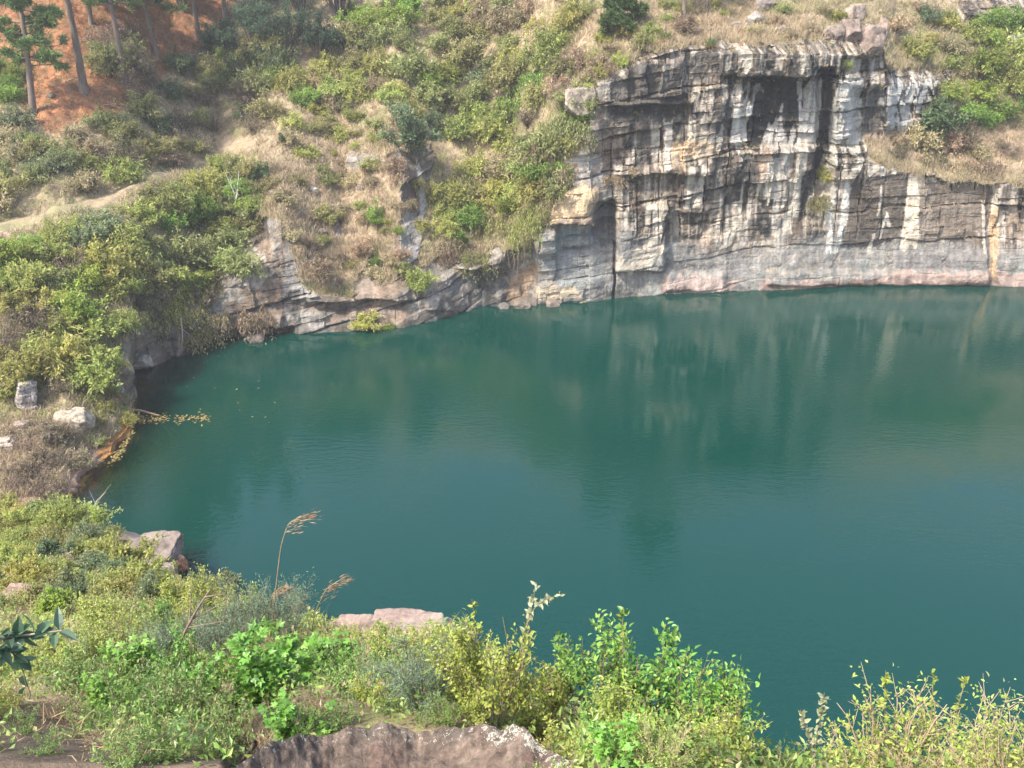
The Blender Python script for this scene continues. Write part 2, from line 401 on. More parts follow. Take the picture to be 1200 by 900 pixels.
# ---- rock and soil colours (linear albedo); stains have shapes of their own; recess shade is painted in
def lay(c, mask, col, a=1.0):
    m = np.clip(mask * a, 0, 1)[..., None]
    return c * (1 - m) + np.asarray(col) * m
nz = lambda sx, sz, sd, o=3: fbm(U * sx, ZA * sz, None, o, sd)
col = np.zeros(PXA.shape + (3,))
tan, cream, lgrey, mgrey, dark, brown = (.27, .205, .15), (.42, .345, .26), (.34, .315, .28), (.17, .16, .145), (.036, .033, .030), (.105, .08, .062)
col[:] = tan
col = lay(col, sst(.42, .6, nz(.5, .8, 101)), lgrey)
col = lay(col, sst(.55, .7, nz(1.2, .9, 102)), (.30, .20, .135), .6)
band = bed / .24
col = lay(col, (_hash(np.floor(band), np.floor(band) * 0, np.floor(band) * 0, 5) > .6) * sst(.45, .6, nz(.4, .6, 106)), mgrey, .3)
# left walls: greyer, bedded
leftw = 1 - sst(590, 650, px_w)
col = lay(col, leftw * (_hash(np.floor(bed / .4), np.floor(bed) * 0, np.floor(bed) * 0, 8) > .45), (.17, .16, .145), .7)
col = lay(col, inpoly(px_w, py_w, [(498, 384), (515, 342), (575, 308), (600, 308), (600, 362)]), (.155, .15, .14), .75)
# main face colours
uface = sst(730, 800, px_w) * (1 - sst(262, 292, py_w))
col = lay(col, uface * sst(.35, .55, nz(1.5, .25, 110)), lgrey, .75)
col = lay(col, uface * (1 - sst(860, 900, px_w)) * sst(145, 175, py_w), cream, .65)
col = lay(col, box(px_w, py_w, 855, 1010, 172, 262, 6), (.40, .37, .33), .6)
# polished lower band
lowb = sst(268, 290, py_w + 14 * np.sin(PXA * .02)) * sst(600, 660, px_w)
col = lay(col, lowb, (.20, .20, .19), .9)
col = lay(col, lowb * sst(.45, .6, nz(.25, 2.6, 112)), (.28, .265, .245), .7)
col = lay(col, lowb * sst(.55, .68, nz(.2, 3.1, 113)), (.13, .13, .125), .7)
col = lay(col, lowb * sst(.58, .7, nz(.6, .7, 114)), (.20, .26, .25), .4)
# vertical run-off streaks: long thin noise, broken along the height
stk = sst(690, 745, px_w) * (1 - lowb * .93)
lid = np.floor(bed / 2.9 + .25 * fbm(U * .4, U * 0, None, 2, 119) + _hash(np.floor(U / 4.3), np.floor(U) * 0, np.floor(U) * 0, 118))
lsh = 23 * _hash(lid, np.floor(U / 4.3), lid * 0, 117)
for sx, sd, c_, lo, hi, a_ in ((2.1, 120, dark, .52, .60, .88), (4.0, 121, dark, .56, .66, .7), (1.6, 127, brown, .50, .62, .8), (3.3, 122, cream, .60, .70, .8), (6.0, 123, (.50, .47, .42), .64, .74, .6), (1.1, 124, brown, .58, .68, .75), (9., 125, dark, .66, .76, .4), (.9, 128, dark, .55, .60, .92), (1.3, 129, (.50, .45, .37), .55, .61, .85)):
    wv = .25 * (fbm(ZA * .35, U * .2, None, 2, sd + 40) - .5)
    s1 = fbm((U + wv) * sx + lsh, ZA * .14 + sd, None, 3, sd)
    col = lay(col, stk * sst(lo, hi, s1 + .16 * (nz(.7, .5, sd + 7) - .5)), c_, a_)
mott = fbm(XA * 2.2, YA * 2.2, ZA * 1.6, 5, 155)
col = lay(col, sst(.54, .62, mott) * (1 - lowb * .8), np.array(brown) * 1.1, .55)
col = lay(col, sst(.56, .62, fbm(XA * 5, YA * 5, ZA * 5, 3, 156)), (.40, .34, .27), .35)
# traced stains, plus shade painted under overhangs, in recesses and the cave
qx = PXA + 3.2 * (fbm(U * 1.8, ZA * .8, None, 3, 140) - .5) * 2; qy = PYA + 9 * (fbm(U * 2.6, ZA * .7, None, 3, 141) - .5) * 2 + 34 * (fbm(U * 3.2, ZA * .05, None, 3, 142) - .5) * uface
def stain_shade(poly, c_, a_=.9):
    global col
    col = lay(col, inpoly(qx, qy, poly), c_, a_)
vr = .7 + .6 * fbm(U * 5, ZA * .4, None, 3, 150)[..., None]
stain_shade([(712, 122), (750, 72), (790, 82), (810, 105), (800, 138), (717, 142)], (.085, .078, .07), .85)
stain_shade([(800, 60), (850, 58), (848, 85), (815, 90)], (.08, .073, .066), .8)  # dark patch under the overhang, shade painted into the rock colour
stain_shade([(845, 84), (985, 82), (985, 96), (900, 100), (848, 100)], dark, .85)  # dark strip below the roof edge, its shadow put into the colour
stain_shade([(875, 146), (885, 117), (902, 96), (937, 90), (940, 117), (935, 143), (923, 162), (920, 137), (911, 134), (898, 150), (894, 171), (876, 171)], (.028, .027, .026), .95)  # black under-roof recess: painted shade with ragged, stain-like edges
stain_shade([(856, 174), (859, 140), (866, 118), (884, 117), (878, 140), (876, 172)], (.50, .48, .44), .9)
stain_shade([(898, 150), (911, 136), (922, 160), (935, 150), (962, 150), (962, 175), (890, 175)], (.44, .41, .37), .85)
stain_shade([(937, 93), (964, 90), (962, 152), (937, 156)], (.42, .40, .365), .85)
stain_shade([(975, 122), (982, 92), (1010, 90), (1007, 175), (971, 175)], (.43, .415, .38), .85)
stain_shade([(1012, 117), (1025, 102), (1036, 100), (1030, 137), (1009, 165)], (.12, .12, .115), .85)  # recess left of the curved rock, its shade painted dark
stain_shade([(1042, 96), (1066, 93), (1100, 88), (1089, 118), (1066, 128), (1066, 146), (1054, 155), (1037, 140), (1031, 122)], (.46, .45, .42), .95)
for x0, x1, x2 in ((1060, 1050, 1054), (1078, 1066, 1070), (1092, 1078, 1082)):
    stain_shade([(x0, 94), (x0 + 5, 94), (x1 + 3, 124), (x2 + 2, 140), (x2 - 1, 140), (x1, 124)], (.05, .048, .045), .9)
stain_shade([(967, 87), (978, 87), (975, 128), (971, 175), (961, 206), (946, 250), (935, 262), (948, 206), (961, 168), (963, 125)], (.03, .03, .029), .92)
stain_shade([(840, 118), (857, 118), (855, 150), (838, 157)], (.06, .057, .053), .85)
stain_shade([(750, 147), (761, 150), (761, 193), (742, 193)], (.10, .09, .08), .85)
stain_shade([(762, 147), (774, 142), (776, 190), (763, 192)], (.52, .46, .38), .85)
stain_shade([(778, 140), (790, 138), (785, 190), (780, 190)], (.50, .46, .40), .75)
stain_shade([(790, 165), (825, 165), (842, 175), (800, 185), (785, 180)], (.50, .37, .24), .8)
stain_shade([(987, 292), (993, 256), (996, 212), (1013, 206), (1060, 197), (1066, 212), (1057, 256), (1054, 276), (1022, 294)], (.085, .07, .057), .85)
stain_shade([(1077, 205), (1165, 215), (1162, 268), (1130, 280), (1076, 285)], (.17, .135, .105), .8)
stain_shade([(1067, 209), (1076, 209), (1075, 291), (1054, 296)], (.53, .45, .35), .95)
stain_shade([(994, 212), (999, 212), (983, 296), (976, 296)], (.50, .48, .43), .9)
stain_shade([(974, 220), (979, 220), (975, 296), (968, 296)], (.48, .46, .42), .9)
for x0, y0, x1, y1, w in ((1032, 210, 1029, 248, 3), (1040, 255, 1030, 280, 4), (1022, 270, 1016, 300, 3), (1150, 235, 1152, 300, 4), (900, 178, 898, 235, 2.5), (921, 182, 915, 240, 2.5)):
    stain_shade([(x0, y0), (x0 + w, y0), (x1 + w, y1), (x1, y1)], (.50, .45, .38), .85)
stain_shade([(884, 178), (904, 175), (898, 205), (886, 215)], (.50, .36, .25), .7)
stain_shade([(875, 210), (886, 178), (892, 205), (880, 235), (870, 232)], (.06, .055, .05), .8)
stain_shade([(836, 178), (848, 178), (842, 250), (830, 255)], (.09, .08, .07), .75)
stain_shade([(645, 228), (690, 215), (702, 222), (700, 245), (664, 252), (648, 268)], (.53, .39, .24), .85)
stain_shade([(700, 235), (722, 238), (720, 290), (690, 290), (694, 262)], (.12, .115, .11), .8)  # recess beneath the pillar overhang, shade painted in
stain_shade([(716, 306), (770, 275), (785, 290), (760, 310), (724, 322)], (.50, .43, .34), .85)
stain_shade([(625, 340), (665, 334), (690, 352), (630, 358)], (.42, .34, .24), .8)
stain_shade([(596, 330), (625, 310), (632, 318), (612, 358), (596, 358)], (.36, .25, .16), .8)
stain_shade([(648, 300), (700, 280), (712, 330), (650, 335)], (.25, .25, .24), .7)
stain_shade([(780, 324), (830, 322), (870, 330), (850, 344), (770, 350)], (.38, .29, .25), .85)
stain_shade([(890, 330), (1010, 326), (1060, 316), (1160, 318), (1300, 326), (1300, 345), (890, 348)], (.33, .24, .20), .85)
stain_shade([(1040, 312), (1060, 300), (1150, 292), (1160, 306), (1060, 318)], (.19, .175, .165), .85)
stain_shade([(1162, 258), (1172, 240), (1168, 330), (1160, 330)], (.48, .34, .20), .7)
stain_shade([(272, 300), (285, 286), (310, 296), (322, 320), (305, 335), (285, 335)], (.55, .46, .40), .75)
stain_shade([(278, 246), (310, 246), (314, 284), (292, 294), (284, 280)], (.075, .06, .05), .85)  # small cave: the dark of its inside painted on as shade
stain_shade([(332, 345), (338, 262), (350, 264), (360, 330), (356, 345)], (.33, .31, .29), .8)
stain_shade([(330, 345), (352, 335), (352, 370), (330, 372)], (.10, .095, .09), .7)
stain_shade([(470, 262), (478, 245), (488, 250), (488, 305), (478, 312), (468, 296)], (.44, .41, .37), .85)
stain_shade([(488, 190), (493, 190), (500, 240), (490, 305), (485, 305), (492, 240)], (.50, .48, .45), .9)
stain_shade([(474, 245), (482, 205), (488, 205), (488, 246), (480, 250)], (.27, .17, .13), .85)
stain_shade([(472, 200), (476, 182), (488, 178), (490, 205)], (.20, .175, .15), .8)
stain_shade([(400, 350), (430, 330), (450, 345), (450, 356), (410, 362)], (.40, .32, .25), .6)
stain_shade([(560, 380), (566, 342), (578, 336), (574, 362)], (.12, .12, .12), .8)
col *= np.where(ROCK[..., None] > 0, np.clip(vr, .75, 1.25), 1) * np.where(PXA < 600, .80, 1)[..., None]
# waterline: thin pale lip, dark wet foot
wet = (ZA < .05 + .55 * sst(.35, .7, fbm(U * .9, U * 0, None, 4, 157))) & (PXA > 152)
col = np.where(wet[..., None], col * .55, col)
# soil slopes
soil = np.zeros_like(col); soil[:] = (.34, .265, .175)
g1 = fbm(XA * .5, YA * .5, ZA * .5, 4, 160)
soil = lay(soil, sst(.45, .6, g1), (.14, .145, .055), .75)
soil = lay(soil, sst(.5, .65, fbm(XA * 2.2, YA * 2.2, ZA * 2.2, 3, 161)), (.36, .28, .18), .7)
soil = lay(soil, sst(.58, .7, fbm(XA * 3.3, YA * 3.3, ZA * 3.3, 3, 162)), (.16, .11, .075), .7)
need = inpoly(px_w, py_w, [(-300, -80), (300, -80), (262, 40), (215, 60), (190, 95), (160, 108), (130, 150), (90, 140), (60, 155), (20, 120), (-40, 100), (-300, 120)])
soil = lay(soil, need, (.34, .155, .072), .92)
soil = lay(soil, need * sst(.48, .6, fbm(XA * .9, YA * .9, ZA * .9, 5, 163)), (.20, .10, .055), .75)
soil = lay(soil, need * sst(.55, .62, fbm(XA * 2.8, YA * 2.8, ZA * 2.8, 4, 164)), (.15, .12, .06), .7)
soil = lay(soil, inpoly(px_w, py_w, [(800, 0), (905, 0), (900, 50), (830, 55), (770, 40)]), (.36, .22, .14), .7)
soil = lay(soil, inpoly(px_w, py_w, [(1010, 140), (1070, 150), (1200, 150), (1400, 150), (1400, 215), (1150, 215), (1060, 205), (1010, 185)]), (.42, .33, .23), .85)
soil = lay(soil, inpoly(px_w, py_w, [(420, 110), (520, 62), (548, 40), (552, 48), (530, 75), (450, 115)]), (.36, .27, .17), .85)
soil = lay(soil, inpoly(px_w, py_w, [(300, 170), (380, 130), (470, 190), (470, 330), (350, 330), (330, 250)]), (.36, .28, .19), .6)
# the low shore on the left
lshore = (PXA < 158) & (ZA < .9) & (PYA > 430)
soil = lay(soil, sst(.6, .66, fbm(XA * .9, YA * .9, ZA * .9, 5, 165)) * (1 - need), (.21, .155, .11), .8)
soil = lay(soil, lshore & (ZA < .25), (.34, .17, .055), .9)
soil = lay(soil, (PXA < 262) & (PYA > 420) & (ZA < -.05), (.34, .15, .035), .95)
soil = lay(soil, ((PXA < 262) & (PYA > 420)) * sst(-.35, -1.1, ZA), (.10, .11, .035), .95)
soil = lay(soil, inpoly(px_w, py_w, [(20, 505), (60, 495), (120, 520), (125, 545), (90, 580), (30, 590)]), (.30, .20, .155), .9)
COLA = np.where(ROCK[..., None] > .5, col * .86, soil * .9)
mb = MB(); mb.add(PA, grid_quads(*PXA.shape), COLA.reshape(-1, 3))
tag(link('cliff_and_hillside', mb.mesh('cliff_and_hillside', M_CLIFF)), 'streaked cliff and steep grassy hillside around the far and left sides of the lake', 'hillside', kind='structure')

def at_far(px, py):
    c = int(np.clip(round((px + 260) / 1.25), 0, len(pxs) - 1))
    r = int(np.argmin(np.abs(PYA[20:, c] - py))) + 20
    return PA[r, c].copy()

# ------------------------------------------------------------------ near bank
NB = [
 (-300, [(2600, .05), (900, 1.6), (830, 2.6), (760, 6), (690, 13), (640, 22), (600, 28)]),
 (0,    [(2600, .05), (900, 1.6), (830, 2.6), (760, 6), (690, 13), (640, 22), (600, 28)]),
 (100,  [(2600, .05), (900, 1.6), (830, 2.8), (760, 6.2), (690, 13), (640, 21), (614, 26)]),
 (160,  [(2600, .05), (900, 1.6), (830, 2.8), (765, 6), (700, 12), (655, 20), (626, 26.6)]),
 (203,  [(2600, .05), (900, 1.6), (830, 2.8), (772, 5.4), (716, 10.6), (672, 18.4), (634, 26.8)]),
 (210,  [(2600, .05), (900, 1.6), (830, 2.9), (775, 5.3), (728, 9.5), (705, 12.2), (692, 14)]),
 (262,  [(2600, .05), (900, 1.6), (830, 3.0), (780, 5.2), (742, 8), (720, 10), (704, 11.3)]),
 (306,  [(2600, .05), (900, 1.55), (840, 2.4), (795, 4.4), (764, 6.2), (745, 7.5), (735, 8.1)]),
 (380,  [(2600, .05), (900, 1.5), (850, 2.0), (805, 3.7), (768, 5.7), (744, 7.2), (730, 8)]),
 (525,  [(2600, .05), (900, 1.5), (852, 1.8), (812, 3.2), (772, 5.2), (746, 6.8), (729, 7.7)]),
 (545,  [(2600, .05), (900, 1.5), (855, 1.8), (820, 2.9), (790, 4.1), (772, 5.0), (762, 5.5)]),
 (600,  [(2600, .05), (900, 1.5), (868, 1.7), (846, 2.2), (832, 2.9), (820, 3.5), (814, 3.9)]),
 (700,  [(2600, .05), (905, 1.5), (892, 1.7), (878, 2.0), (870, 2.3), (863, 2.7), (858, 3)]),
 (870,  [(2600, .05), (950, 1.5), (936, 1.7), (924, 1.9), (917, 2.1), (910, 2.4), (905, 2.6)]),
 (1000, [(2600, .05), (985, 1.3), (972, 1.5), (958, 1.8), (948, 2.0), (938, 2.3), (932, 2.6)]),
 (1250, [(2600, .05), (960, 1.5), (945, 1.7), (930, 2.0), (920, 2.3), (912, 2.6), (907, 2.8)]),
 (1600, [(2600, .05), (960, 1.5), (945, 1.7), (930, 2.0), (920, 2.3), (912, 2.6), (907, 2.8)]),
]
pxb = np.concatenate([np.arange(-300, 1601, 4.0)])
cx = np.array([c[0] for c in NB], float)
KPY = np.array([[k[0] for k in c[1]] for c in NB], float); KY = np.array([[k[1] for k in c[1]] for c in NB], float)
py_k = np.stack([np.interp(pxb, cx, KPY[:, k]) for k in range(7)]); y_k = np.stack([np.interp(pxb, cx, KY[:, k]) for k in range(7)])
rows_py, rows_y = [], []
for k, n in enumerate([24, 26, 30, 34, 34, 30]):
    t = np.linspace(0, 1, n, endpoint=(k == 5))[:, None]
    if k == 0: t = t ** .35
    rows_py.append(py_k[k] * (1 - t) + py_k[k + 1] * t); rows_y.append(y_k[k] * (1 - t) + y_k[k + 1] * t)
PYB, YB = np.concatenate(rows_py), np.concatenate(rows_y)
PXB = np.tile(pxb, (PYB.shape[0], 1)); ZB = zof(PYB, YB); XB = xof(PXB, YB, ZB)
fall = np.linspace(0, 1, 40)[1:, None]
rim = np.stack([XB[-1], YB[-1], ZB[-1]], -1)
rd = rim[:, :2] / np.linalg.norm(rim[:, :2], axis=1, keepdims=True)
FZ = rim[:, 2] * (1 - fall) + (-2.0) * fall
out = (.35 * np.sin(fall * 3.1) + fall * (.4 + .16 * rim[:, 2]))
FX = rim[:, 0] + rd[:, 0] * out; FY = rim[:, 1] + rd[:, 1] * out
PB = np.concatenate([np.stack([XB, YB, ZB], -1), np.stack([FX, FY, FZ], -1)])
nup = PYB.shape[0]
sl = np.clip(PB[..., 1] / 6, .08, 1)
PB[..., 2] += sl * (.35 * (fbm(PB[..., 0] * .8, PB[..., 1] * .8, None, 3, 201) - .5) + .10 * (fbm(PB[..., 0] * 4, PB[..., 1] * 4, None, 3, 202) - .5))
PB[nup:, :, 1] += .4 * (fbm(PB[nup:, :, 0] * 1.2, PB[nup:, :, 2] * 1.2, None, 4, 203) - .5)
_pp = np.tile(pxb, (nup, 1)); PB[:nup, :, 2] -= .16 * box(_pp, PYB, 268, 690, 846, 2700, 8)
cb = np.zeros(PB.shape); cb[:] = (.27, .205, .125)
xb, yb, zb = PB[..., 0], PB[..., 1], PB[..., 2]
cb = lay(cb, sst(.45, .6, fbm(xb * 1.2, yb * 1.2, None, 4, 205)), (.15, .15, .06), .7)
cb = lay(cb, sst(.55, .7, fbm(xb * 3.2, yb * 3.2, None, 3, 206)), (.34, .25, .16), .7)
PYX = np.concatenate([PYB, np.full((len(fall), len(pxb)), 600.0)]); PXX = np.tile(pxb, (PB.shape[0], 1))
cb = lay(cb, sst(.45, .6, fbm(xb * 5, yb * 5, None, 3, 207)) * (PYX > 825), (.085, .065, .05), .85)
cb = lay(cb, inpoly(PXX + 6 * (fbm(xb * 6, yb * 6) - .5), PYX, [(-40, 842), (60, 832), (140, 850), (190, 905), (190, 990), (-40, 990)]), (.10, .076, .058), .8)
cb = lay(cb, inpoly(PXX, PYX, [(120, 640), (135, 622), (206, 628), (206, 680), (175, 672)]), (.36, .28, .22), .85)
cb = lay(cb, (PYX > 690) & (PYX < 720) & (PXX < 40), (.36, .22, .15), .8)
cb[nup:] = (.24, .19, .15)
mb = MB(); mb.add(PB, grid_quads(*PB.shape[:2]), cb.reshape(-1, 3))
tag(link('near_bank', mb.mesh('near_bank', M_GROUND, smooth=True)), 'steep overgrown near bank falling from the viewpoint to the lake', 'bank', kind='structure')
def at_near(px, py):
    c = int(np.clip(round((px + 300) / 4), 0, len(pxb) - 1))
    r = int(np.argmin(np.abs(PYB[:, c] - py)))
    return PB[r, c].copy()

# ------------------------------------------------------------------ water and lake bed
gx = np.arange(-75, 110, .5); gy = np.arange(2, 80, .5)
WX, WY = np.meshgrid(gx, gy)
shore_px = [(40, 612), (75, 593), (100, 574), (120, 550), (130, 537), (142, 516), (150, 500), (151, 484), (146, 468), (150, 450), (156, 436), (175, 430)]
SP = np.array([[xof(a, ys(b), 0), ys(b)] for a, b in shore_px])
dmin = np.full(WX.shape, 1e9)
for (ax, ay), (bx, by) in zip(SP[:-1], SP[1:]):
    t = np.clip(((WX - ax) * (bx - ax) + (WY - ay) * (by - ay)) / ((bx - ax) ** 2 + (by - ay) ** 2), 0, 1)
    dmin = np.minimum(dmin, np.hypot(WX - ax - t * (bx - ax), WY - ay - t * (by - ay)))
dd = dmin + .9 * (fbm(WX * .6, WY * .6, None, 3, 220) - .5)
shal = np.exp(-(np.clip(dd, 0, None) / 2.0) ** 1.3)
rk = np.array([xof(217, ys(656), 0), ys(656)])
shal = np.maximum(shal, .85 * np.exp(-(np.hypot(WX - rk[0], WY - rk[1]) / .9) ** 2))
mb = MB(); mb.add(np.stack([WX, WY, 0 * WX], -1), grid_quads(*WX.shape), (0, 0, 0))
m, nt, N, L = new_mat('lake_water')
out_ = N.new('ShaderNodeOutputMaterial')
df = N.new('ShaderNodeBsdfDiffuse'); df.inputs['Color'].default_value = (.0012, .0295, .0215, 1)
tr = N.new('ShaderNodeBsdfTransparent'); tr.inputs['Color'].default_value = (.75, .72, .5, 1)
sa = N.new('ShaderNodeAttribute'); sa.attribute_name = 'shallow'
mx = N.new('ShaderNodeMixShader'); L.new(sa.outputs['Fac'], mx.inputs[0]); L.new(df.outputs[0], mx.inputs[1]); L.new(tr.outputs[0], mx.inputs[2])
gl = N.new('ShaderNodeBsdfGlossy'); gl.inputs['Roughness'].default_value = .04
fr = N.new('ShaderNodeFresnel'); fr.inputs['IOR'].default_value = 1.52
tc = N.new('ShaderNodeTexCoord'); mp = N.new('ShaderNodeMapping'); mp.inputs['Scale'].default_value = (.75, 1.5, 1); mp.inputs['Rotation'].default_value = (0, 0, .25)
L.new(tc.outputs['Object'], mp.inputs[0])
w1 = N.new('ShaderNodeTexNoise'); w1.inputs['Scale'].default_value = 2.6; w1.inputs['Detail'].default_value = 3; w1.inputs['Roughness'].default_value = .55
w2 = N.new('ShaderNodeTexNoise'); w2.inputs['Scale'].default_value = .16; w2.inputs['Detail'].default_value = 2
L.new(mp.outputs[0], w1.inputs['Vector']); L.new(tc.outputs['Object'], w2.inputs['Vector'])
ww = N.new('ShaderNodeMapRange'); ww.inputs[1].default_value = .35; ww.inputs[2].default_value = .65; ww.inputs[3].default_value = .2; ww.inputs[4].default_value = 1.3
L.new(w2.outputs['Fac'], ww.inputs[0])
mu = N.new('ShaderNodeMath'); mu.operation = 'MULTIPLY'; L.new(w1.outputs['Fac'], mu.inputs[0]); L.new(ww.outputs[0], mu.inputs[1])
w3 = N.new('ShaderNodeTexNoise'); w3.inputs['Scale'].default_value = 7.5; w3.inputs['Detail'].default_value = 2; L.new(mp.outputs[0], w3.inputs['Vector'])
m3 = N.new('ShaderNodeMath'); m3.operation = 'MULTIPLY_ADD'; m3.inputs[1].default_value = .35; L.new(w3.outputs['Fac'], m3.inputs[0]); L.new(w1.outputs['Fac'], m3.inputs[2]); L.new(m3.outputs[0], mu.inputs[0])
bp = N.new('ShaderNodeBump'); bp.inputs['Strength'].default_value = .42; bp.inputs['Distance'].default_value = .03
L.new(mu.outputs[0], bp.inputs['Height'])
L.new(bp.outputs[0], gl.inputs['Normal']); L.new(bp.outputs[0], fr.inputs['Normal'])
mz = N.new('ShaderNodeMixShader'); L.new(fr.outputs[0], mz.inputs[0]); L.new(mx.outputs[0], mz.inputs[1]); L.new(gl.outputs[0], mz.inputs[2])
L.new(mz.outputs[0], out_.inputs[0])
tag(link('lake_water', mb.mesh('lake_water', m, True, {'shallow': shal})), 'deep teal green lake with faint ripples and cliff reflections', 'water', kind='structure')
lx, ly = np.meshgrid(np.linspace(-75, 110, 60), np.linspace(2, 80, 40))
mb = MB(); mb.add(np.stack([lx, ly, -2.4 + .3 * fbm(lx * .3, ly * .3)], -1), grid_quads(40, 60), (.10, .10, .05))
tag(link('lake_bed', mb.mesh('lake_bed', M_GROUND, True)), 'silty lake bed below the green water', 'lake bed', kind='structure')

# ------------------------------------------------------------------ footpath
pl = np.array([(-200, 296), (-100, 280), (0, 264), (60, 246), (120, 231), (180, 211), (225, 192), (262, 176), (300, 166)], float)
tt = np.linspace(0, 1, 260); ax_ = np.linspace(0, 1, len(pl))
ppx, ppy = np.interp(tt, ax_, pl[:, 0]), np.interp(tt, ax_, pl[:, 1])
hw = np.interp(ppx, [-200, 60, 160, 230, 300], [8, 7, 5, 5, 3]) * (1 + .5 * (fbm(tt * 40, tt * 0, None, 2, 230) - .5))
wr = np.linspace(-1, 1, 9)
PP = np.array([[at_far(a, b + w * h) for w in wr] for a, b, h in zip(ppx, ppy, hw)])
for _ in range(3): PP[1:-1] = (PP[:-2] + PP[1:-1] * 2 + PP[2:]) / 4
PP[..., 2] += np.interp(np.abs(wr), [0, .8, 1], [.07, .05, -.1])[None, :]
pc = np.zeros(PP.shape); pc[:] = (.235, .185, .12)
pc = lay(pc, sst(.5, .62, fbm(PP[..., 0] * 1.3, PP[..., 1] * 1.3, None, 3, 231)), (.17, .165, .08), .75)
mb = MB(); mb.add(PP, grid_quads(260, 9), pc.reshape(-1, 3))
tag(link('path', mb.mesh('path', M_PATH, True)), 'pale dirt footpath climbing across the left hillside', 'path', kind='structure')
# ------------------------------------------------------------------ vegetation generators
def rdir(rng, n): return norm(rng.normal(size=(n, 3)))

def bush_parts(rng, w=1.0, h=.8, nstem=14, nsec=90, nleaf=1600, L=.1, W=.05, up=.7, droop=.0, inner=.35, seclen=.32, stemr=.012, jit=.03):
    """stems arching from one root, side twigs on them, leaves on the twigs; unit width 1 = 1 m"""
    az = rng.uniform(0, 2 * PI, nstem); r = np.sqrt(rng.uniform(.02, 1, nstem)); hh = rng.uniform(.65, 1.15, nstem)
    E = np.stack([np.cos(az) * r * w * .5, np.sin(az) * r * w * .5, h * hh * np.sqrt(np.clip(1 - r * r * .8, 0.05, 1))], -1)
    S = E * np.array([.18, .18, 0]); S[:, 2] = -.05 * h
    Cc = S + (E - S) * .45; Cc[:, 2] += h * .3 * r
    t = np.linspace(0, 1, 7)[None, :, None]
    ST = S[:, None] * (1 - t) ** 2 + 2 * Cc[:, None] * t * (1 - t) + E[:, None] * t * t
    ST += rng.normal(0, .018 * w, ST.shape) * t
    si = rng.integers(0, nstem, nsec); ts = rng.uniform(inner, 1, nsec) * 5.999
    k = ts.astype(int); fr_ = (ts - k)[:, None]
    B = ST[si, k] * (1 - fr_) + ST[si, k + 1] * fr_
    od = norm(B * np.array([1, 1, .6]) + np.array([0, 0, .05]))
    d = norm(od * .7 + rdir(rng, nsec) * .75 + np.array([0, 0, .25]))
    ln = rng.uniform(.4, 1, nsec)[:, None] * seclen * w
    t4 = np.linspace(0, 1, 4)[None, :, None]
    SC = B[:, None] + d[:, None] * ln[:, None] * t4 - np.array([0, 0, 1]) * (droop * ln[:, None] * t4 * t4)
    li = rng.integers(0, nsec, nleaf); lt = rng.uniform(.05, 1, nleaf) * 2.999
    k = lt.astype(int); f_ = (lt - k)[:, None]
    P = SC[li, k] * (1 - f_) + SC[li, k + 1] * f_ + rng.normal(0, jit * w, (nleaf, 3))
    A = norm(norm(SC[li, 3] - SC[li, 0]) * .6 + rdir(rng, nleaf) * .9 + np.array([0, 0, .1 - droop]))
    Nn = orth(norm(np.array([0, 0, up]) + rdir(rng, nleaf) * .6 + norm(P) * .35), A)
    Ls = L * rng.uniform(.45, 1.35, nleaf); Ws = W * rng.uniform(.7, 1.2, nleaf)
    clump = rng.uniform(.78, 1.22, nsec)[li]
    return ST, SC, P, A, Nn, Ls, Ws, clump

def twig_geo(mb, ST, SC, r0, rng, c, sides=3):
    n, m_ = ST.shape[:2]
    v, q = tubes(ST, np.linspace(r0, r0 * .4, m_)[None].repeat(n, 0), sides); mb.add(v, q, np.asarray(c) * 1.0)
    n, m_ = SC.shape[:2]
    v, q = tubes(SC, np.linspace(r0 * .45, r0 * .15, m_)[None].repeat(n, 0), sides); mb.add(v, q, np.asarray(c) * 1.1)

GREENS = {
 'bright':  ([(.20, .30, .05), (.28, .36, .07), (.13, .21, .04), (.36, .33, .12)], [5, 4, 2, .6]),
 'yellow':  ([(.34, .37, .09), (.42, .43, .14), (.25, .285, .07), (.44, .36, .18)], [5, 4, 2, 1.0]),
 'olive':   ([(.28, .295, .10), (.35, .35, .14), (.20, .215, .07), (.42, .36, .21)], [5, 4, 2.5, 1.3]),
 'grey':    ([(.19, .245, .12), (.27, .32, .18), (.13, .17, .085), (.34, .32, .20)], [5, 4, 2.5, .5]),
 'dark':    ([(.10, .15, .065), (.14, .195, .085), (.075, .11, .05), (.19, .19, .09)], [5, 4, 3, .8]),
 'straw':   ([(.43, .34, .22), (.35, .26, .16), (.50, .41, .28), (.25, .25, .10)], [5, 4, 3, 1.6]),
 'brown':   ([(.28, .215, .16), (.34, .27, .20), (.21, .16, .12), (.23, .25, .10)], [5, 4, 2, 1.5]),
}
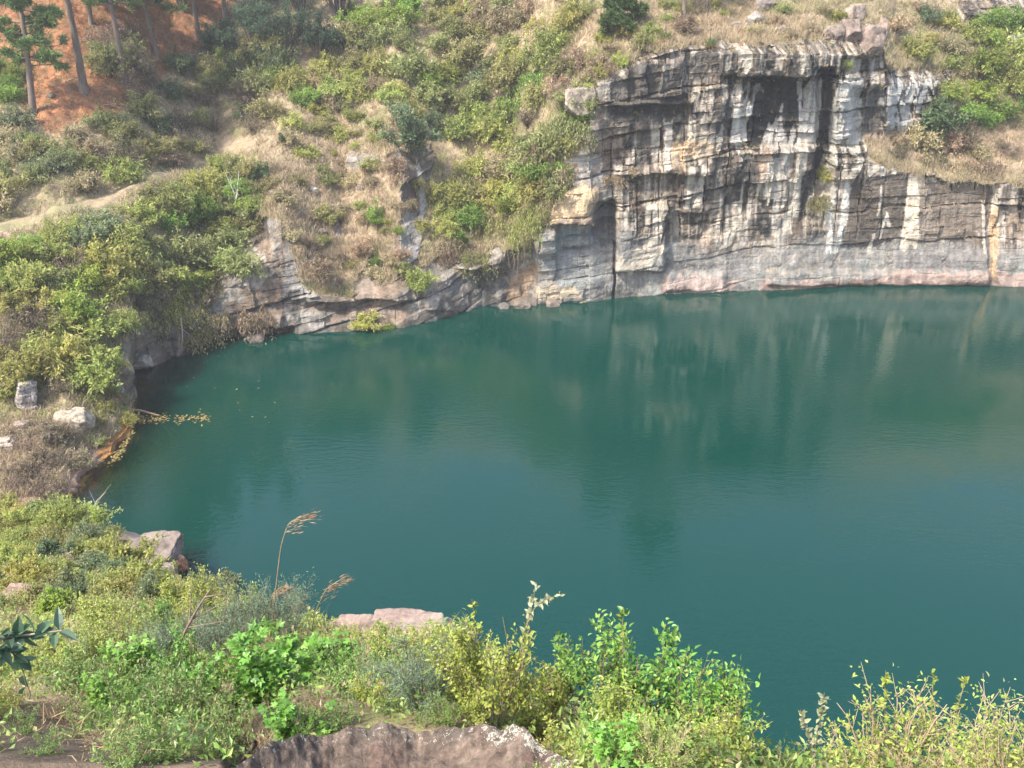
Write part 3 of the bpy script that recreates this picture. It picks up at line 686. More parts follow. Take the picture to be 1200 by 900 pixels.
def far_bush_mesh(seed, pal, form):
    rng = np.random.default_rng(seed)
    kw = dict(dome=dict(h=.72, nstem=16, nsec=130, nleaf=2300, L=.085, W=.045),
              spray=dict(h=.62, nstem=22, nsec=150, nleaf=2100, L=.10, W=.034, droop=.45, seclen=.42, inner=.25),
              tall=dict(h=1.15, nstem=14, nsec=130, nleaf=2300, L=.08, W=.042, seclen=.26),
              low=dict(h=.36, nstem=20, nsec=130, nleaf=1900, L=.075, W=.04, inner=.15),
              twig=dict(h=.62, nstem=34, nsec=330, nleaf=650, L=.085, W=.025, inner=.1, seclen=.36, droop=.25),
              hang=dict(h=.45, nstem=20, nsec=190, nleaf=2100, L=.09, W=.034, droop=1.5, seclen=.6, inner=.3))[form]
    ST, SC, P, A, N_, Ls, Ws, cl = bush_parts(rng, **kw)
    cols, wts = GREENS[pal]
    mb = MB(); v, f, k = leaf4(P, A, N_, Ls, Ws)
    mb.add(v, [f], rep(mixcol(rng, len(P), cols, wts, .22) * cl[:, None], k))
    twig_geo(mb, ST, SC, .009 if form != 'twig' else .0075, rng, (.17, .135, .10) if form == 'twig' else (.12, .095, .07))
    return mb.mesh('bush', M_LEAF)

PROTO = {}
def proto(pal, form, i):
    k = (pal, form, i)
    if k not in PROTO: PROTO[k] = far_bush_mesh(hash_seed(pal + form) + i * 101, pal, form)
    return PROTO[k]
def hash_seed(s): return sum((i + 3) * ord(c) * 7 for i, c in enumerate(s)) % 99991

WORD = {'bright': 'bright green', 'yellow': 'yellowish', 'olive': 'olive', 'grey': 'greyish', 'dark': 'dark', 'straw': 'straw', 'brown': 'brown'}
SHAPE = {'dome': 'bush', 'spray': 'sprawling shrub', 'tall': 'upright bush', 'low': 'weed clump', 'twig': 'twiggy thicket', 'hang': 'trailing shrub'}
REG = []                                                        # (object, look, place, category, group) -> labels at the end
def ground(px, py, near): return at_near(px, py) if near else at_far(px, py)

def put_bush(px, py, wpx, pal, form, place, near=False, rng=RNG, sink=.08, group='bushes on the banks'):
    P = ground(px, py, near); d = depth(P); w = wpx / FOC * d
    me = proto(pal, form, int(rng.integers(0, 3)))
    s = w * rng.uniform(.9, 1.1)
    o = link(SHAPE[form].replace(' ', '_'), me, None, (P[0], P[1], P[2] - sink * s), rng.uniform(0, 6.28), (s, s, s * rng.uniform(.85, 1.2)))
    o.rotation_euler[0] = rng.uniform(-.12, .2)
    REG.append((o, WORD[pal], SHAPE[form], place, SHAPE[form], group))
    return o

PATHL = pl
def scatter(poly, n, sizes, kinds, place, near=False, mind=.5, seed=0, group='bushes on the banks'):
    rng = np.random.default_rng(500 + seed)
    a = np.array(poly, float); lo, hi = a.min(0), a.max(0)
    pts, tries = [], 0
    names = [k[0] for k in kinds]; w = np.array([k[1] for k in kinds], float); w /= w.sum()
    while len(pts) < n and tries < 4000:
        tries += 1
        q = rng.uniform(lo, hi)
        if not inpoly(np.array([q[0]]), np.array([q[1]]), poly)[0]: continue
        s = rng.uniform(*sizes)
        yp = np.interp(q[0], PATHL[:, 0], PATHL[:, 1])
        if not near and q[0] < 290 and -7 < q[1] - yp < 9 + .72 * s: continue
        if any(math.hypot(q[0] - x, (q[1] - y) * 1.3) < mind * (s + t) * .5 for x, y, t in pts): continue
        pts.append((q[0], q[1], s))
        pal, form = names[rng.choice(len(names), p=w)].split()
        put_bush(q[0], q[1], s, pal, form, place, near, rng, group=group)

Gs = [('bright spray', 4), ('yellow dome', 3), ('bright dome', 3), ('olive spray', 1), ('yellow spray', 4), ('brown twig', 1)]
scatter([(-10, 300), (60, 290), (110, 330), (128, 400), (118, 458), (60, 455), (-10, 470)], 26, (34, 62), Gs, 'above the pale boulder', seed=1)
scatter([(-10, 285), (60, 268), (130, 250), (160, 290), (150, 360), (110, 330), (40, 300)], 16, (34, 58), Gs + [('grey dome', 2)], 'left of the water below the footpath', seed=2)
scatter([(150, 240), (235, 215), (290, 240), (292, 320), (240, 340), (170, 350)], 20, (34, 62), [('yellow dome', 3), ('olive dome', 3), ('yellow spray', 3), ('olive spray', 2), ('bright dome', 1)], 'above the small left cliff', seed=3)
scatter([(140, 360), (175, 352), (245, 340), (252, 356), (205, 372), (160, 388)], 9, (34, 50), [('olive hang', 3), ('yellow hang', 3), ('brown twig', 1)], 'trailing over the small left cliff', seed=4)
scatter([(215, 205), (262, 180), (300, 200), (310, 240), (290, 250), (240, 222)], 7, (26, 44), [('yellow tall', 2), ('bright spray', 2), ('olive dome', 1)], 'at the upper end of the footpath', seed=5)
scatter([(60, 150), (130, 150), (200, 190), (165, 210), (110, 222), (70, 226)], 12, (26, 46), [('olive twig', 1), ('yellow spray', 2), ('straw spray', 3), ('olive spray', 2), ('brown twig', 2)], 'between the footpath and the pines', seed=6)
scatter([(-10, 140), (45, 150), (62, 200), (50, 245), (-10, 258)], 10, (30, 52), [('olive spray', 3), ('straw spray', 2), ('grey spray', 2), ('brown twig', 2), ('bright spray', 1)], 'below the leaning pine', seed=7)
scatter([(-10, 60), (22, 70), (30, 120), (-10, 130)], 4, (26, 40), [('bright spray', 2), ('grey dome', 1), ('dark dome', 1)], 'left of the leaning pine', seed=17)
scatter([(150, 110), (200, 95), (300, 110), (345, 140), (290, 165), (225, 200), (180, 180)], 20, (26, 46), [('brown twig', 4), ('olive spray', 2), ('dark spray', 1), ('brown spray', 2)], 'in brown scrub by the pines', seed=8)
scatter([(190, 70), (250, 55), (340, 80), (300, 120), (210, 108)], 12, (28, 48), [('dark spray', 2), ('grey spray', 2), ('olive spray', 2), ('brown twig', 1)], 'under the shaded trees', seed=9)
scatter([(250, 85), (330, 60), (420, 70), (390, 120), (330, 130), (270, 120)], 12, (24, 44), [('yellow spray', 4), ('bright spray', 2), ('olive spray', 2)], 'right of the shaded trees', seed=10)
scatter([(400, 10), (540, 0), (560, 40), (500, 70), (410, 100), (380, 60)], 20, (26, 48), [('yellow spray', 3), ('olive dome', 2), ('bright dome', 1), ('olive spray', 3), ('straw spray', 1)], 'left of the bare trail', seed=11)
scatter([(550, 0), (690, 0), (690, 40), (640, 80), (560, 60)], 16, (24, 46), [('yellow spray', 3), ('olive dome', 2), ('bright dome', 1), ('straw spray', 3), ('grey dome', 1)], 'left of the young pine', seed=12)
scatter([(470, 90), (560, 65), (600, 90), (600, 160), (540, 175), (480, 150)], 16, (30, 52), [('yellow spray', 3), ('bright spray', 2), ('olive dome', 2), ('grey spray', 1)], 'below the bare trail', seed=13)
scatter([(590, 80), (680, 70), (700, 90), (660, 150), (650, 200), (610, 215), (585, 160)], 18, (28, 50), [('olive spray', 3), ('yellow spray', 2), ('straw spray', 2), ('bright hang', 1), ('brown twig', 1)], 'left of the square block', seed=14)
scatter([(510, 210), (580, 200), (640, 215), (640, 245), (600, 270), (520, 285)], 18, (28, 50), [('yellow spray', 3), ('bright spray', 2), ('olive hang', 2), ('olive spray', 2), ('straw spray', 1)], 'above the dark rock shelf', seed=15)
scatter([(520, 285), (560, 292), (600, 276), (640, 240), (640, 262), (602, 290), (560, 304), (524, 304)], 8, (24, 40), [('olive hang', 3), ('yellow hang', 2), ('straw hang', 1)], 'hanging over the dark rock shelf', seed=16)
scatter([(310, 190), (380, 130), (470, 140), (470, 240), (440, 320), (360, 330), (320, 250)], 40, (14, 34), [('straw spray', 4), ('straw low', 4), ('olive low', 3), ('yellow low', 2), ('brown twig', 2), ('olive dome', 1)], 'on the dry middle slope', seed=18, mind=.4)
scatter([(340, 110), (400, 95), (460, 110), (440, 135), (380, 130)], 8, (20, 34), [('straw low', 3), ('olive spray', 2), ('yellow low', 2)], 'under the yellow scrub', seed=19)
scatter([(1040, 5), (1120, 10), (1110, 60), (1050, 65)], 9, (20, 36), [('grey dome', 2), ('straw low', 3), ('yellow low', 2), ('bright dome', 1)], 'above the curved white rock', seed=20)
scatter([(1110, 70), (1200, 70), (1240, 110), (1230, 150), (1130, 150), (1090, 130)], 16, (32, 56), [('bright spray', 4), ('yellow spray', 2), ('olive spray', 1)], 'below the round rocks', seed=21)
scatter([(1120, 30), (1240, 25), (1240, 65), (1130, 70)], 8, (24, 44), [('bright spray', 3), ('yellow spray', 1), ('straw spray', 1)], 'below the top right outcrop', seed=22)
scatter([(1030, 170), (1100, 175), (1180, 175), (1200, 200), (1120, 208), (1040, 192)], 12, (22, 42), [('straw hang', 4), ('straw spray', 4), ('brown twig', 2)], 'along the right cliff ledge', seed=23)
scatter([(770, 10), (900, 5), (905, 40), (800, 42)], 9, (16, 30), [('yellow low', 2), ('straw low', 3), ('bright low', 1), ('brown twig', 1)], 'on the bare rim behind the agaves', seed=24)
scatter([(905, 15), (985, 10), (985, 42), (910, 45)], 7, (16, 30), [('straw low', 4), ('yellow low', 1), ('olive low', 1)], 'on the rim left of the pink boulders', seed=25)
scatter([(690, 45), (800, 40), (740, 66), (700, 84)], 7, (18, 32), [('straw spray', 3), ('yellow spray', 1), ('olive low', 1)], 'on the rim beside the dark slab', seed=26)
scatter([(20, 500), (100, 505), (115, 545), (60, 590), (0, 585)], 14, (24, 46), [('brown twig', 5), ('brown spray', 3), ('olive low', 2)], 'on the low left shore', seed=27)
scatter([(105, 455), (146, 478), (143, 505), (112, 520), (100, 480)], 9, (20, 36), [('yellow low', 4), ('olive low', 2), ('straw low', 2)], 'on the little grassy point by the water', seed=28)
scatter([(132, 270), (165, 262), (172, 340), (160, 400), (138, 420)], 8, (30, 48), [('yellow hang', 2), ('olive spray', 2), ('yellow spray', 2)], 'along the right side of the left bank', seed=29, mind=.3)
scatter([(640, 150), (700, 92), (690, 160), (664, 190), (655, 240), (640, 265), (625, 230)], 14, (24, 44), [('yellow spray', 3), ('olive spray', 2), ('straw hang', 1), ('olive hang', 2), ('bright spray', 1)], 'below the square block', seed=41, mind=.35)
scatter([(110, 45), (175, 40), (215, 60), (190, 100), (150, 112), (120, 90)], 10, (26, 42), [('brown twig', 3), ('olive twig', 1), ('olive spray', 2), ('brown spray', 2)], 'between the pine trunks', seed=42, mind=.4)
scatter([(400, 195), (470, 185), (470, 215), (400, 212)], 6, (18, 30), [('straw hang', 2), ('straw low', 2), ('olive low', 1)], 'over the ledge left of the rib', seed=43, mind=.4)
scatter([(300, 290), (350, 270), (430, 290), (480, 320), (420, 340), (350, 330)], 9, (18, 32), [('straw hang', 3), ('straw low', 2), ('olive spray', 1)], 'above the left ledges', seed=44, mind=.4)
scatter([(700, 60), (760, 55), (730, 90), (690, 95)], 6, (18, 30), [('straw spray', 2), ('yellow spray', 2)], 'left of the dark slab', seed=45, mind=.4)
scatter([(1040, 60), (1110, 60), (1180, 20), (1190, 60), (1130, 90)], 8, (26, 40), [('yellow spray', 3), ('bright spray', 2), ('straw low', 2)], 'above the bright right scrub', seed=46, mind=.4)
scatter([(330, 130), (400, 110), (470, 130), (430, 190), (350, 190)], 12, (16, 32), [('yellow low', 3), ('olive spray', 2), ('straw low', 2), ('yellow spray', 2)], 'right of the path end', seed=47, mind=.4)
scatter([(420, 60), (520, 90), (470, 130), (400, 130)], 9, (26, 42), [('yellow spray', 3), ('bright spray', 2)], 'left of the bare trail top', seed=48, mind=.4)
scatter([(130, 180), (230, 165), (250, 185), (190, 205), (140, 215)], 8, (20, 34), [('olive spray', 2), ('straw low', 2), ('yellow low', 2)], 'just above the footpath', seed=49, mind=.4)
for px, py, w_, pal, form in [(479, 238, 20, 'straw', 'hang'), (492, 266, 18, 'yellow', 'spray'), (471, 300, 22, 'straw', 'low'), (486, 214, 20, 'olive', 'hang'), (468, 270, 16, 'bright', 'low')]:
    put_bush(px, py, w_, pal, form, 'growing on the pale vertical rock rib')
# bushes picked out one by one
for px, py, w_, pal, form, place in [
 (482, 190, 58, 'grey', 'tall', 'over the pale vertical rock rib'), (441, 268, 24, 'bright', 'tall', 'on the dry slope beside the white slab'), (441, 318, 20, 'bright', 'tall', 'low on the ledges beside the white slab'),
 (536, 290, 24, 'bright', 'tall', 'at the left end of the dark rock shelf'), (490, 345, 44, 'yellow', 'dome', 'on the ledge right of the white slab'), (430, 386, 34, 'yellow', 'dome', 'at the waterline under the left ledges'),
 (455, 388, 22, 'bright', 'low', 'at the waterline under the left ledges'), (336, 168, 18, 'dark', 'tall', 'alone on the dry slope near the path'), (308, 208, 26, 'dark', 'dome', 'on the rim of the small left cave'),
 (1098, 165, 66, 'dark', 'dome', 'on the ledge right of the curved white rock'), (1128, 178, 44, 'brown', 'twig', 'on the ledge right of the curved white rock'), (965, 215, 24, 'yellow', 'spray', 'in the black cleft of the cliff'),
 (962, 240, 26, 'olive', 'hang', 'in the black cleft of the cliff'), (988, 88, 18, 'yellow', 'tall', 'in the notch under the pink boulders'), (718, 212, 26, 'straw', 'hang', 'hanging from the middle of the cliff'),
 (742, 205, 18, 'straw', 'low', 'on the small ledge left of the streaked face'), (668, 130, 20, 'bright', 'hang', 'beside the square pale block'), (258, 372, 34, 'straw', 'hang', 'on the low wall below the small cave'),
 (296, 372, 40, 'straw', 'hang', 'on the low wall below the small cave'), (232, 392, 46, 'olive', 'hang', 'reaching down to the water at the left cliff'), (272, 318, 36, 'bright', 'dome', 'beside the mouth of the small cave'),
 (118, 430, 56, 'yellow', 'spray', 'at the foot of the left bank by the water'), (96, 380, 60, 'bright', 'dome', 'high on the left bank')]:
    put_bush(px, py, w_, pal, form, place)
# near slope on the left
Ns = [('yellow dome', 4), ('bright dome', 2), ('grey dome', 2), ('yellow low', 3), ('straw low', 2), ('olive low', 2)]
scatter([(-10, 600), (60, 590), (110, 620), (90, 660), (-10, 670)], 22, (30, 56), Ns, 'above the flat shore rock', True, seed=30, group='shrubs on the near bank')
scatter([(-10, 660), (90, 660), (150, 650), (190, 700), (120, 730), (-10, 720)], 26, (34, 64), Ns, 'behind the big dark leaves', True, seed=31, group='shrubs on the near bank')
scatter([(100, 622), (140, 630), (150, 670), (140, 690), (100, 655)], 7, (20, 36), [('straw low', 4), ('olive low', 2), ('grey low', 1), ('straw spray', 2)], 'on the flat shore rock', True, seed=32, group='shrubs on the near bank')
scatter([(214, 700), (262, 708), (300, 740), (240, 770), (180, 730)], 16, (34, 60), [('yellow dome', 3), ('grey tall', 3), ('yellow tall', 2), ('straw spray', 1)], 'at the edge of the near slope', True, seed=33, group='shrubs on the near bank')
# ------------------------------------------------------------------ pines, trees
def pt(px, py, Y):
    z = zof(py, Y); return np.array([xof(px, Y, z), Y, z])

NEEDLE = ([(.10, .16, .05), (.15, .225, .06), (.065, .11, .04), (.21, .25, .09)], [5, 4, 3, .8])
def needles(mb, rng, P, D, n=10, L=.38, W=.05, pal=NEEDLE):
    k = len(P)
    Pn = np.repeat(P, n, 0) + rng.normal(0, .06, (k * n, 3)); Dn = np.repeat(D, n, 0)
    A = norm(Dn * .6 + rdir(rng, k * n) * .8 + np.array([0, 0, .12])); Nn = orth(rdir(rng, k * n), A)
    v, f, q = leaf4(Pn, A, Nn, L * rng.uniform(.6, 1.2, k * n), W * rng.uniform(.7, 1.3, k * n), .1)
    c = mixcol(rng, k, pal[0], pal[1], .3)
    mb.add(v, [f], rep(np.repeat(c, n, 0), q))

def pine(px, py, hgt, rad, lean, c0, c1, nb, spread, label, seed, tuft=10, pal=NEEDLE, name='pine_tree'):
    rng = np.random.default_rng(seed); P0 = at_far(px, py) - np.array([0, 0, .25])
    t = np.linspace(0, 1, 14)
    tr = np.stack([lean[0] * t * hgt + .12 * np.sin(t * 5 + seed), lean[1] * t * hgt + .1 * np.cos(t * 4 + seed), t * hgt], -1)
    rr = rad * (1 - .85 * t) * (1 + .35 * np.exp(-t * 26))
    e = bpy.data.objects.new(name, None); C.objects.link(e); e.location = P0
    tag(e, label, 'tree', 'pines above the path')
    rr = rr * .85; mb = MB(); v, q = tubes(tr[None], rr[None], 9); mb.add(v, q, (.15, .115, .095))
    bz = np.sort(rng.uniform(c0, c1, nb)); az = rng.uniform(0, 2 * PI, nb)
    B = np.stack([np.interp(bz / hgt, t, tr[:, k]) for k in range(3)], -1)
    ln = spread * (1 - .75 * np.clip((bz - c0) / (hgt - c0 + .1), 0, 1)) * rng.uniform(.6, 1.1, nb)
    d = np.stack([np.cos(az), np.sin(az), rng.uniform(-.1, .3, nb)], -1)
    u = np.linspace(0, 1, 7)
    BR = B[:, None] + d[:, None] * (ln[:, None] * u)[..., None]; BR[..., 2] += (ln[:, None] * .16) * (u ** 2 - .9 * u)
    BR[:, 1:] += rng.normal(0, .05, BR[:, 1:].shape)
    link('trunk', mb.mesh('trunk', M_BARK, True), e)
    mb = MB()
    v, q = tubes(BR, np.linspace(.05, .012, 7)[None].repeat(nb, 0), 4); mb.add(v, q, (.13, .10, .08))
    ns = nb * 7; bi = rng.integers(0, nb, ns); us = rng.uniform(.3, 1, ns) * 5.99; k = us.astype(int)
    S = BR[bi, k] + (BR[bi, k + 1] - BR[bi, k]) * (us - k)[:, None]
    dd_ = norm(norm(BR[bi, 6] - BR[bi, 0]) * .7 + rdir(rng, ns) * np.array([.8, .8, .35])); l2 = ln[bi] * rng.uniform(.12, .32, ns)
    u4 = np.linspace(0, 1, 4)
    SB = S[:, None] + dd_[:, None] * (l2[:, None] * u4)[..., None]
    v, q = tubes(SB, np.full((ns, 4), .012), 3); mb.add(v, q, (.12, .09, .07))
    nt = ns * 8; ti = rng.integers(0, ns, nt); tu = rng.uniform(.2, 1, nt)[:, None]
    needles(mb, rng, SB[ti, 0] * (1 - tu) + SB[ti, 3] * tu, dd_[ti], tuft, pal=pal)
    link('crown', mb.mesh('crown', M_NEEDLE), e)
    return e
pine(39, 134, 13.5, .27, (.075, .0), 3.3, 13.2, 60, 2.9, 'leaning pine with low fresh green branches on the orange needle floor', 301)
pine(98, 110, 15, .33, (.004, .01), 7.2, 14.6, 40, 3.0, 'thick straight dark pine trunk in the middle of the orange needle floor', 302)
pine(145, 98, 14, .25, (.02, .0), 5.2, 13.6, 44, 3.0, 'slim grey pine trunk with brown scrub at its foot', 303)
pine(181, 62, 13, .23, (-.01, .0), 3.8, 12.6, 44, 3.0, 'slim shaded pine trunk beside the dark red needle slope', 304)
pine(234, 42, 12, .24, (.0, .02), 3.4, 11.6, 38, 2.6, 'pine trunk in front of the bright orange sunlit needle patch', 305)
pine(266, 30, 12, .25, (.01, .02), 2.6, 11.6, 38, 2.6, 'short looking pine trunk right of the sunlit needle patches', 306)
pine(107, 26, 12, .2, (.0, .0), 2.0, 11.6, 34, 2.6, 'pine standing behind the thick straight trunk', 307)
pine(128, 8, 12, .2, (-.02, .0), .8, 11, 40, 3.0, 'pale green pine with foliage reaching down between two trunks', 308, pal=([(.13, .16, .06), (.17, .19, .08), (.09, .12, .05)], [4, 3, 2]))
pine(730, 37, 3.2, .09, (0, 0), .15, 3.1, 46, 1.9, 'bushy young pine on the slope left of the agaves', 309, tuft=11, pal=([(.07, .115, .035), (.10, .15, .045), (.05, .08, .03)], [4, 3, 2]))
pine(800, 24, 9, .2, (.0, .02), 4.0, 8.6, 26, 2.0, 'bare lower pine trunk on the rim behind the agaves', 310)
pine(829, 14, 8, .1, (.03, .02), 4.0, 7.6, 18, 1.4, 'thin pole like pine on the rim above the right agave', 311)

BLUE = ([(.065, .105, .06), (.10, .145, .08), (.045, .075, .045), (.15, .15, .085)], [5, 4, 3, .6])
def tree(px, py, w, h, label, seed, lift=.22):
    rng = np.random.default_rng(seed); P0 = at_far(px, py) - np.array([0, 0, .2])
    e = bpy.data.objects.new('broadleaf_tree', None); C.objects.link(e); e.location = P0
    tag(e, label, 'tree', 'shaded trees at the head of the slope')
    mb = MB(); ST, SC, P, A, N_, Ls, Ws, cl = bush_parts(rng, w=w, h=h, nstem=26, nsec=420, nleaf=8200, L=.17, W=.075, droop=.4, seclen=.22, jit=.02)
    up = np.array([0, 0, h * lift])
    v, f, k = leaf4(P + up, A, N_, Ls, Ws); mb.add(v, [f], rep(mixcol(rng, len(P), BLUE[0], BLUE[1], .25) * cl[:, None], k))
    link('crown', mb.mesh('crown', M_LEAF), e)
    mb = MB(); t = np.linspace(0, 1, 8)
    tr = np.stack([.1 * np.sin(t * 4), .1 * np.cos(t * 3), t * (h * .5 + up[2])], -1)
    v, q = tubes(tr[None], (.14 - .1 * t)[None], 8); mb.add(v, q, (.12, .10, .085))
    v, q = tubes(ST + up, np.linspace(.06, .015, 7)[None].repeat(len(ST), 0), 4); mb.add(v, q, (.12, .10, .085))
    link('trunk', mb.mesh('trunk', M_BARK, True), e)
tree(300, 62, 4.2, 4.0, 'blue green tree nearest the orange needle slope', 321)
tree(338, 66, 4.6, 3.8, 'wide blue green tree in the middle of the shaded group', 322)
tree(372, 70, 3.8, 3.2, 'lowest dark tree at the right end of the shaded group', 323)
tree(398, 30, 4.2, 4.2, 'tall dark tree at the top edge right of the shaded group', 324)
tree(318, 12, 5.0, 5.0, 'dark tree at the top edge behind the shaded group', 325)
tree(262, 74, 3.6, 3.0, 'low blue green tree at the left end of the shaded group', 327)
tree(352, 22, 4.6, 4.4, 'dense dark tree high in the middle of the shaded group', 328)
tree(215, 16, 4.0, 4.4, 'dark tree behind the pines at the top edge', 326)

# agaves on the rim
def agave(px, py, wpx, label, seed, stalk):
    rng = np.random.default_rng(seed); P0 = at_far(px, py); s = wpx / FOC * depth(P0) * .5
    e = bpy.data.objects.new('agave', None); C.objects.link(e); e.location = P0; tag(e, label, 'plant', 'agaves on the cliff rim')
    n = 44; az = np.arange(n) * 2.39996; el = np.linspace(-.15, 1.35, n)
    A = np.stack([np.cos(az) * np.cos(el), np.sin(az) * np.cos(el), np.sin(el)], -1)
    Nn = orth(np.tile(np.array([0, 0, 1.0]), (n, 1)), A)
    mb = MB(); v, f, k = leaf8(np.tile([[0, 0, .1]], (n, 1)) + A * .05, A, Nn, np.full(n, s) * rng.uniform(.8, 1.1, n), np.full(n, s * .2), .35, .12)
    c = np.where((el < .25)[:, None], np.array([.34, .20, .11]), np.array([.16, .20, .07])) * rng.uniform(.8, 1.2, (n, 1))
    mb.add(v, f, rep(c, k)); link('rosette', mb.mesh('rosette', M_LEAF), e)
    t = np.linspace(0, 1, 8); h = stalk / FOC * depth(P0)
    st = np.stack([-.06 * t * h, 0 * t, t * h], -1)
    mb = MB(); v, q = tubes(st[None], (.035 - .02 * t)[None], 6); mb.add(v, q, (.10, .075, .06))
    tip = st[-1][None] + rng.normal(0, .08, (40, 3)) * np.array([1, 1, 2.5])
    A = rdir(rng, 40); v, f, k = leaf4(tip, A, orth(rdir(rng, 40), A), np.full(40, .1), np.full(40, .05)); mb.add(v, [f], (.12, .09, .07))
    link('flower_stalk', mb.mesh('flower_stalk', M_STRAW), e)
agave(780, 53, 25, 'agave with tall dead flower stalk on the cliff rim', 331, 38)
agave(832, 57, 22, 'smaller agave with reddish lower leaves right at the cliff edge', 332, 26)

# ------------------------------------------------------------------ boulders
def boulder_mesh(seed, sx, sy, sz, c, flat=0.0, cuts=16, layers=0.0, lichen=False, mat=None, sub=5, c2=None):
    rng = np.random.default_rng(seed)
    bm = bmesh.new(); bmesh.ops.create_icosphere(bm, subdivisions=sub, radius=1)
    V = np.array([v.co[:] for v in bm.verts]); F = np.array([[v.index for v in f.verts] for f in bm.faces]); bm.free()
    n = rdir(rng, cuts); n = np.concatenate([n, [[0, 0, 1], [1, .1, 0], [-1, .15, 0], [.1, -1, 0], [0, 1, .1], [0, 0, -1]]]) if (flat or layers) else np.concatenate([n, [[0, 0, 1]], rdir(rng, 8)])
    n = norm(n); d = rng.uniform(.78, 1.05, len(n)); d[cuts] = .75 if flat else .9
    dots = V @ n.T
    r = np.min(np.where(dots > .05, d / np.maximum(dots, .05), 9), 1)
    V = V * np.minimum(r, 1.25)[:, None]
    V += norm(V) * (.16 * (fbm(V[:, 0] * 2.5 + seed, V[:, 1] * 2.5, V[:, 2] * 2.5, 5, seed) - .5) * 2)[:, None]
    if layers:
        l = V[:, 2] * layers + .5 * fbm(V[:, 0], V[:, 1], None, 2, seed + 1); o_ = _hash(np.floor(l), np.floor(l) * 0, np.floor(l) * 0, seed)
        V[:, :2] *= (1 - .16 * o_ - .1 * (np.abs(l - np.floor(l) - .5) > .42))[:, None]
    V *= np.array([sx, sy, sz]) * .5
    c = np.asarray(c, float) * .74; c2 = None if c2 is None else np.asarray(c2) * .74
    cc = np.tile(c, (len(V), 1))
    cc = lay(cc, sst(.56, .64, fbm(V[:, 0] * 7 / sx + 9, V[:, 1] * 7 / sx, V[:, 2] * 7 / sx, 5, seed + 8)), (.09, .08, .068), .6)
    k = fbm(V[:, 0] * 3 / sx + 5, V[:, 1] * 3 / sx, V[:, 2] * 3 / sx, 4, seed + 7)
    cc = lay(cc, sst(.5, .62, k), c2 if c2 is not None else np.asarray(c) * .6, .7)
    mb = MB(); mb.add(V, F, cc)
    return mb.mesh('boulder', mat or M_BOULDER, False)
def boulder(px, py, wpx, hpx, c, label, seed, near=False, dpth=.9, rz=None, lift=.25, name='boulder', Y=None, **kw):
    P = pt(px, py, Y) if Y else ground(px, py, near); s = depth(P) / FOC
    o = link(name, boulder_mesh(seed, wpx * s, wpx * s * dpth, hpx * s * 1.15, c, **kw), None, (P[0], P[1], P[2] + hpx * s * lift), 0 if rz is None else rz)
    return tag(o, label, 'rock')
boulder(677, 134, 36, 32, (.46, .38, .31), 'square pale block jutting from the green slope left of the cliff', 401, dpth=.9, flat=1, lift=.45, cuts=5)
PK = (.27, .205, .17)
boulder(1018, 54, 34, 34, PK, 'largest pink boulder perched at the top edge of the cliff', 402, lift=.2)
boulder(995, 44, 26, 26, PK, 'pink boulder left of the largest one on the cliff top', 403, lift=.25)
boulder(978, 42, 24, 18, (.27, .215, .18), 'flat pinkish boulder at the left end of the perched boulders', 404, lift=.2)
boulder(1000, 20, 26, 24, (.32, .255, .21), 'pale boulder up the slope behind the perched pink boulders', 405, lift=.2)
boulder(1034, 42, 16, 24, (.33, .25, .2), 'narrow reddish boulder at the right end of the perched boulders', 406)
boulder(898, 12, 22, 18, (.24, .2, .18), 'grey brown rock among dry grass near the top edge', 407)
boulder(884, 28, 20, 18, (.34, .31, .27), 'whitish rock in the bare patch above the cliff', 408)
boulder(818, 34, 18, 10, (.40, .30, .25), 'small flat pinkish rock behind the two agaves', 409)
boulder(1190, 58, 26, 22, (.33, .32, .31), 'upper round grey rock at the right edge', 410, cuts=8)
boulder(1197, 96, 16, 18, (.36, .36, .36), 'small grey rock below the round rock at the right edge', 411, cuts=8)
boulder(1196, 76, 14, 14, (.28, .26, .25), 'little dark rock between the two grey rocks at the right edge', 412, cuts=8)
boulder(88, 500, 40, 28, (.44, .37, .28), 'pale flat topped boulder on the low left shore', 413, flat=1, dpth=.9, lift=.28, c2=(.40, .33, .25))
boulder(30, 474, 28, 36, (.36, .32, .29), 'layered grey block under the bushes on the left bank', 414, layers=5, lift=.35, dpth=.9)
boulder(8, 525, 32, 20, (.45, .38, .31), 'flat pale slab at the left edge below the layered block', 415, flat=1, layers=3, lift=.2)
boulder(20, 500, 20, 12, (.38, .30, .25), 'small brownish stone between the layered block and the flat slab', 416, flat=1)
boulder(130, 459, 20, 18, (.26, .25, .24), 'dark grey stone at the water edge under the left bushes', 417)
boulder(181, 654, 64, 30, (.27, .215, .18), 'big pale shore rock with a steep face to the water', 418, near=True, flat=1, layers=2, lift=.05, dpth=1.3, name='shore_rock', cuts=7)
boulder(211, 664, 18, 22, (.42, .21, .12), 'orange stained stone at the foot of the pale shore rock', 419, Y=yof(664, 0.05), lift=.2)
boulder(412, 744, 78, 17, (.31, .235, .19), 'long pink rock slab at the left of the near ledge', 420, near=True, flat=1, lift=.05, dpth=1.0, name='rock_slab', c2=(.38, .27, .22))
boulder(474, 744, 96, 21, (.33, .24, .20), 'middle pink rock slab on the near ledge above the water', 421, near=True, flat=1, lift=.05, dpth=.9, name='rock_slab', c2=(.38, .31, .26))
boulder(517, 740, 44, 22, (.36, .28, .24), 'small pale pink slab at the right end of the near ledge', 422, near=True, flat=1, lift=.1, name='rock_slab')
boulder(283, 884, 44, 44, (.05, .045, .042), 'dark rounded stone at the left end of the lichen rock', 423, near=True, lift=.15, cuts=10)
boulder(24, 706, 46, 26, (.36, .25, .19), 'reddish weathered stone behind the big dark leaves', 424, near=True, flat=1, lift=.05)
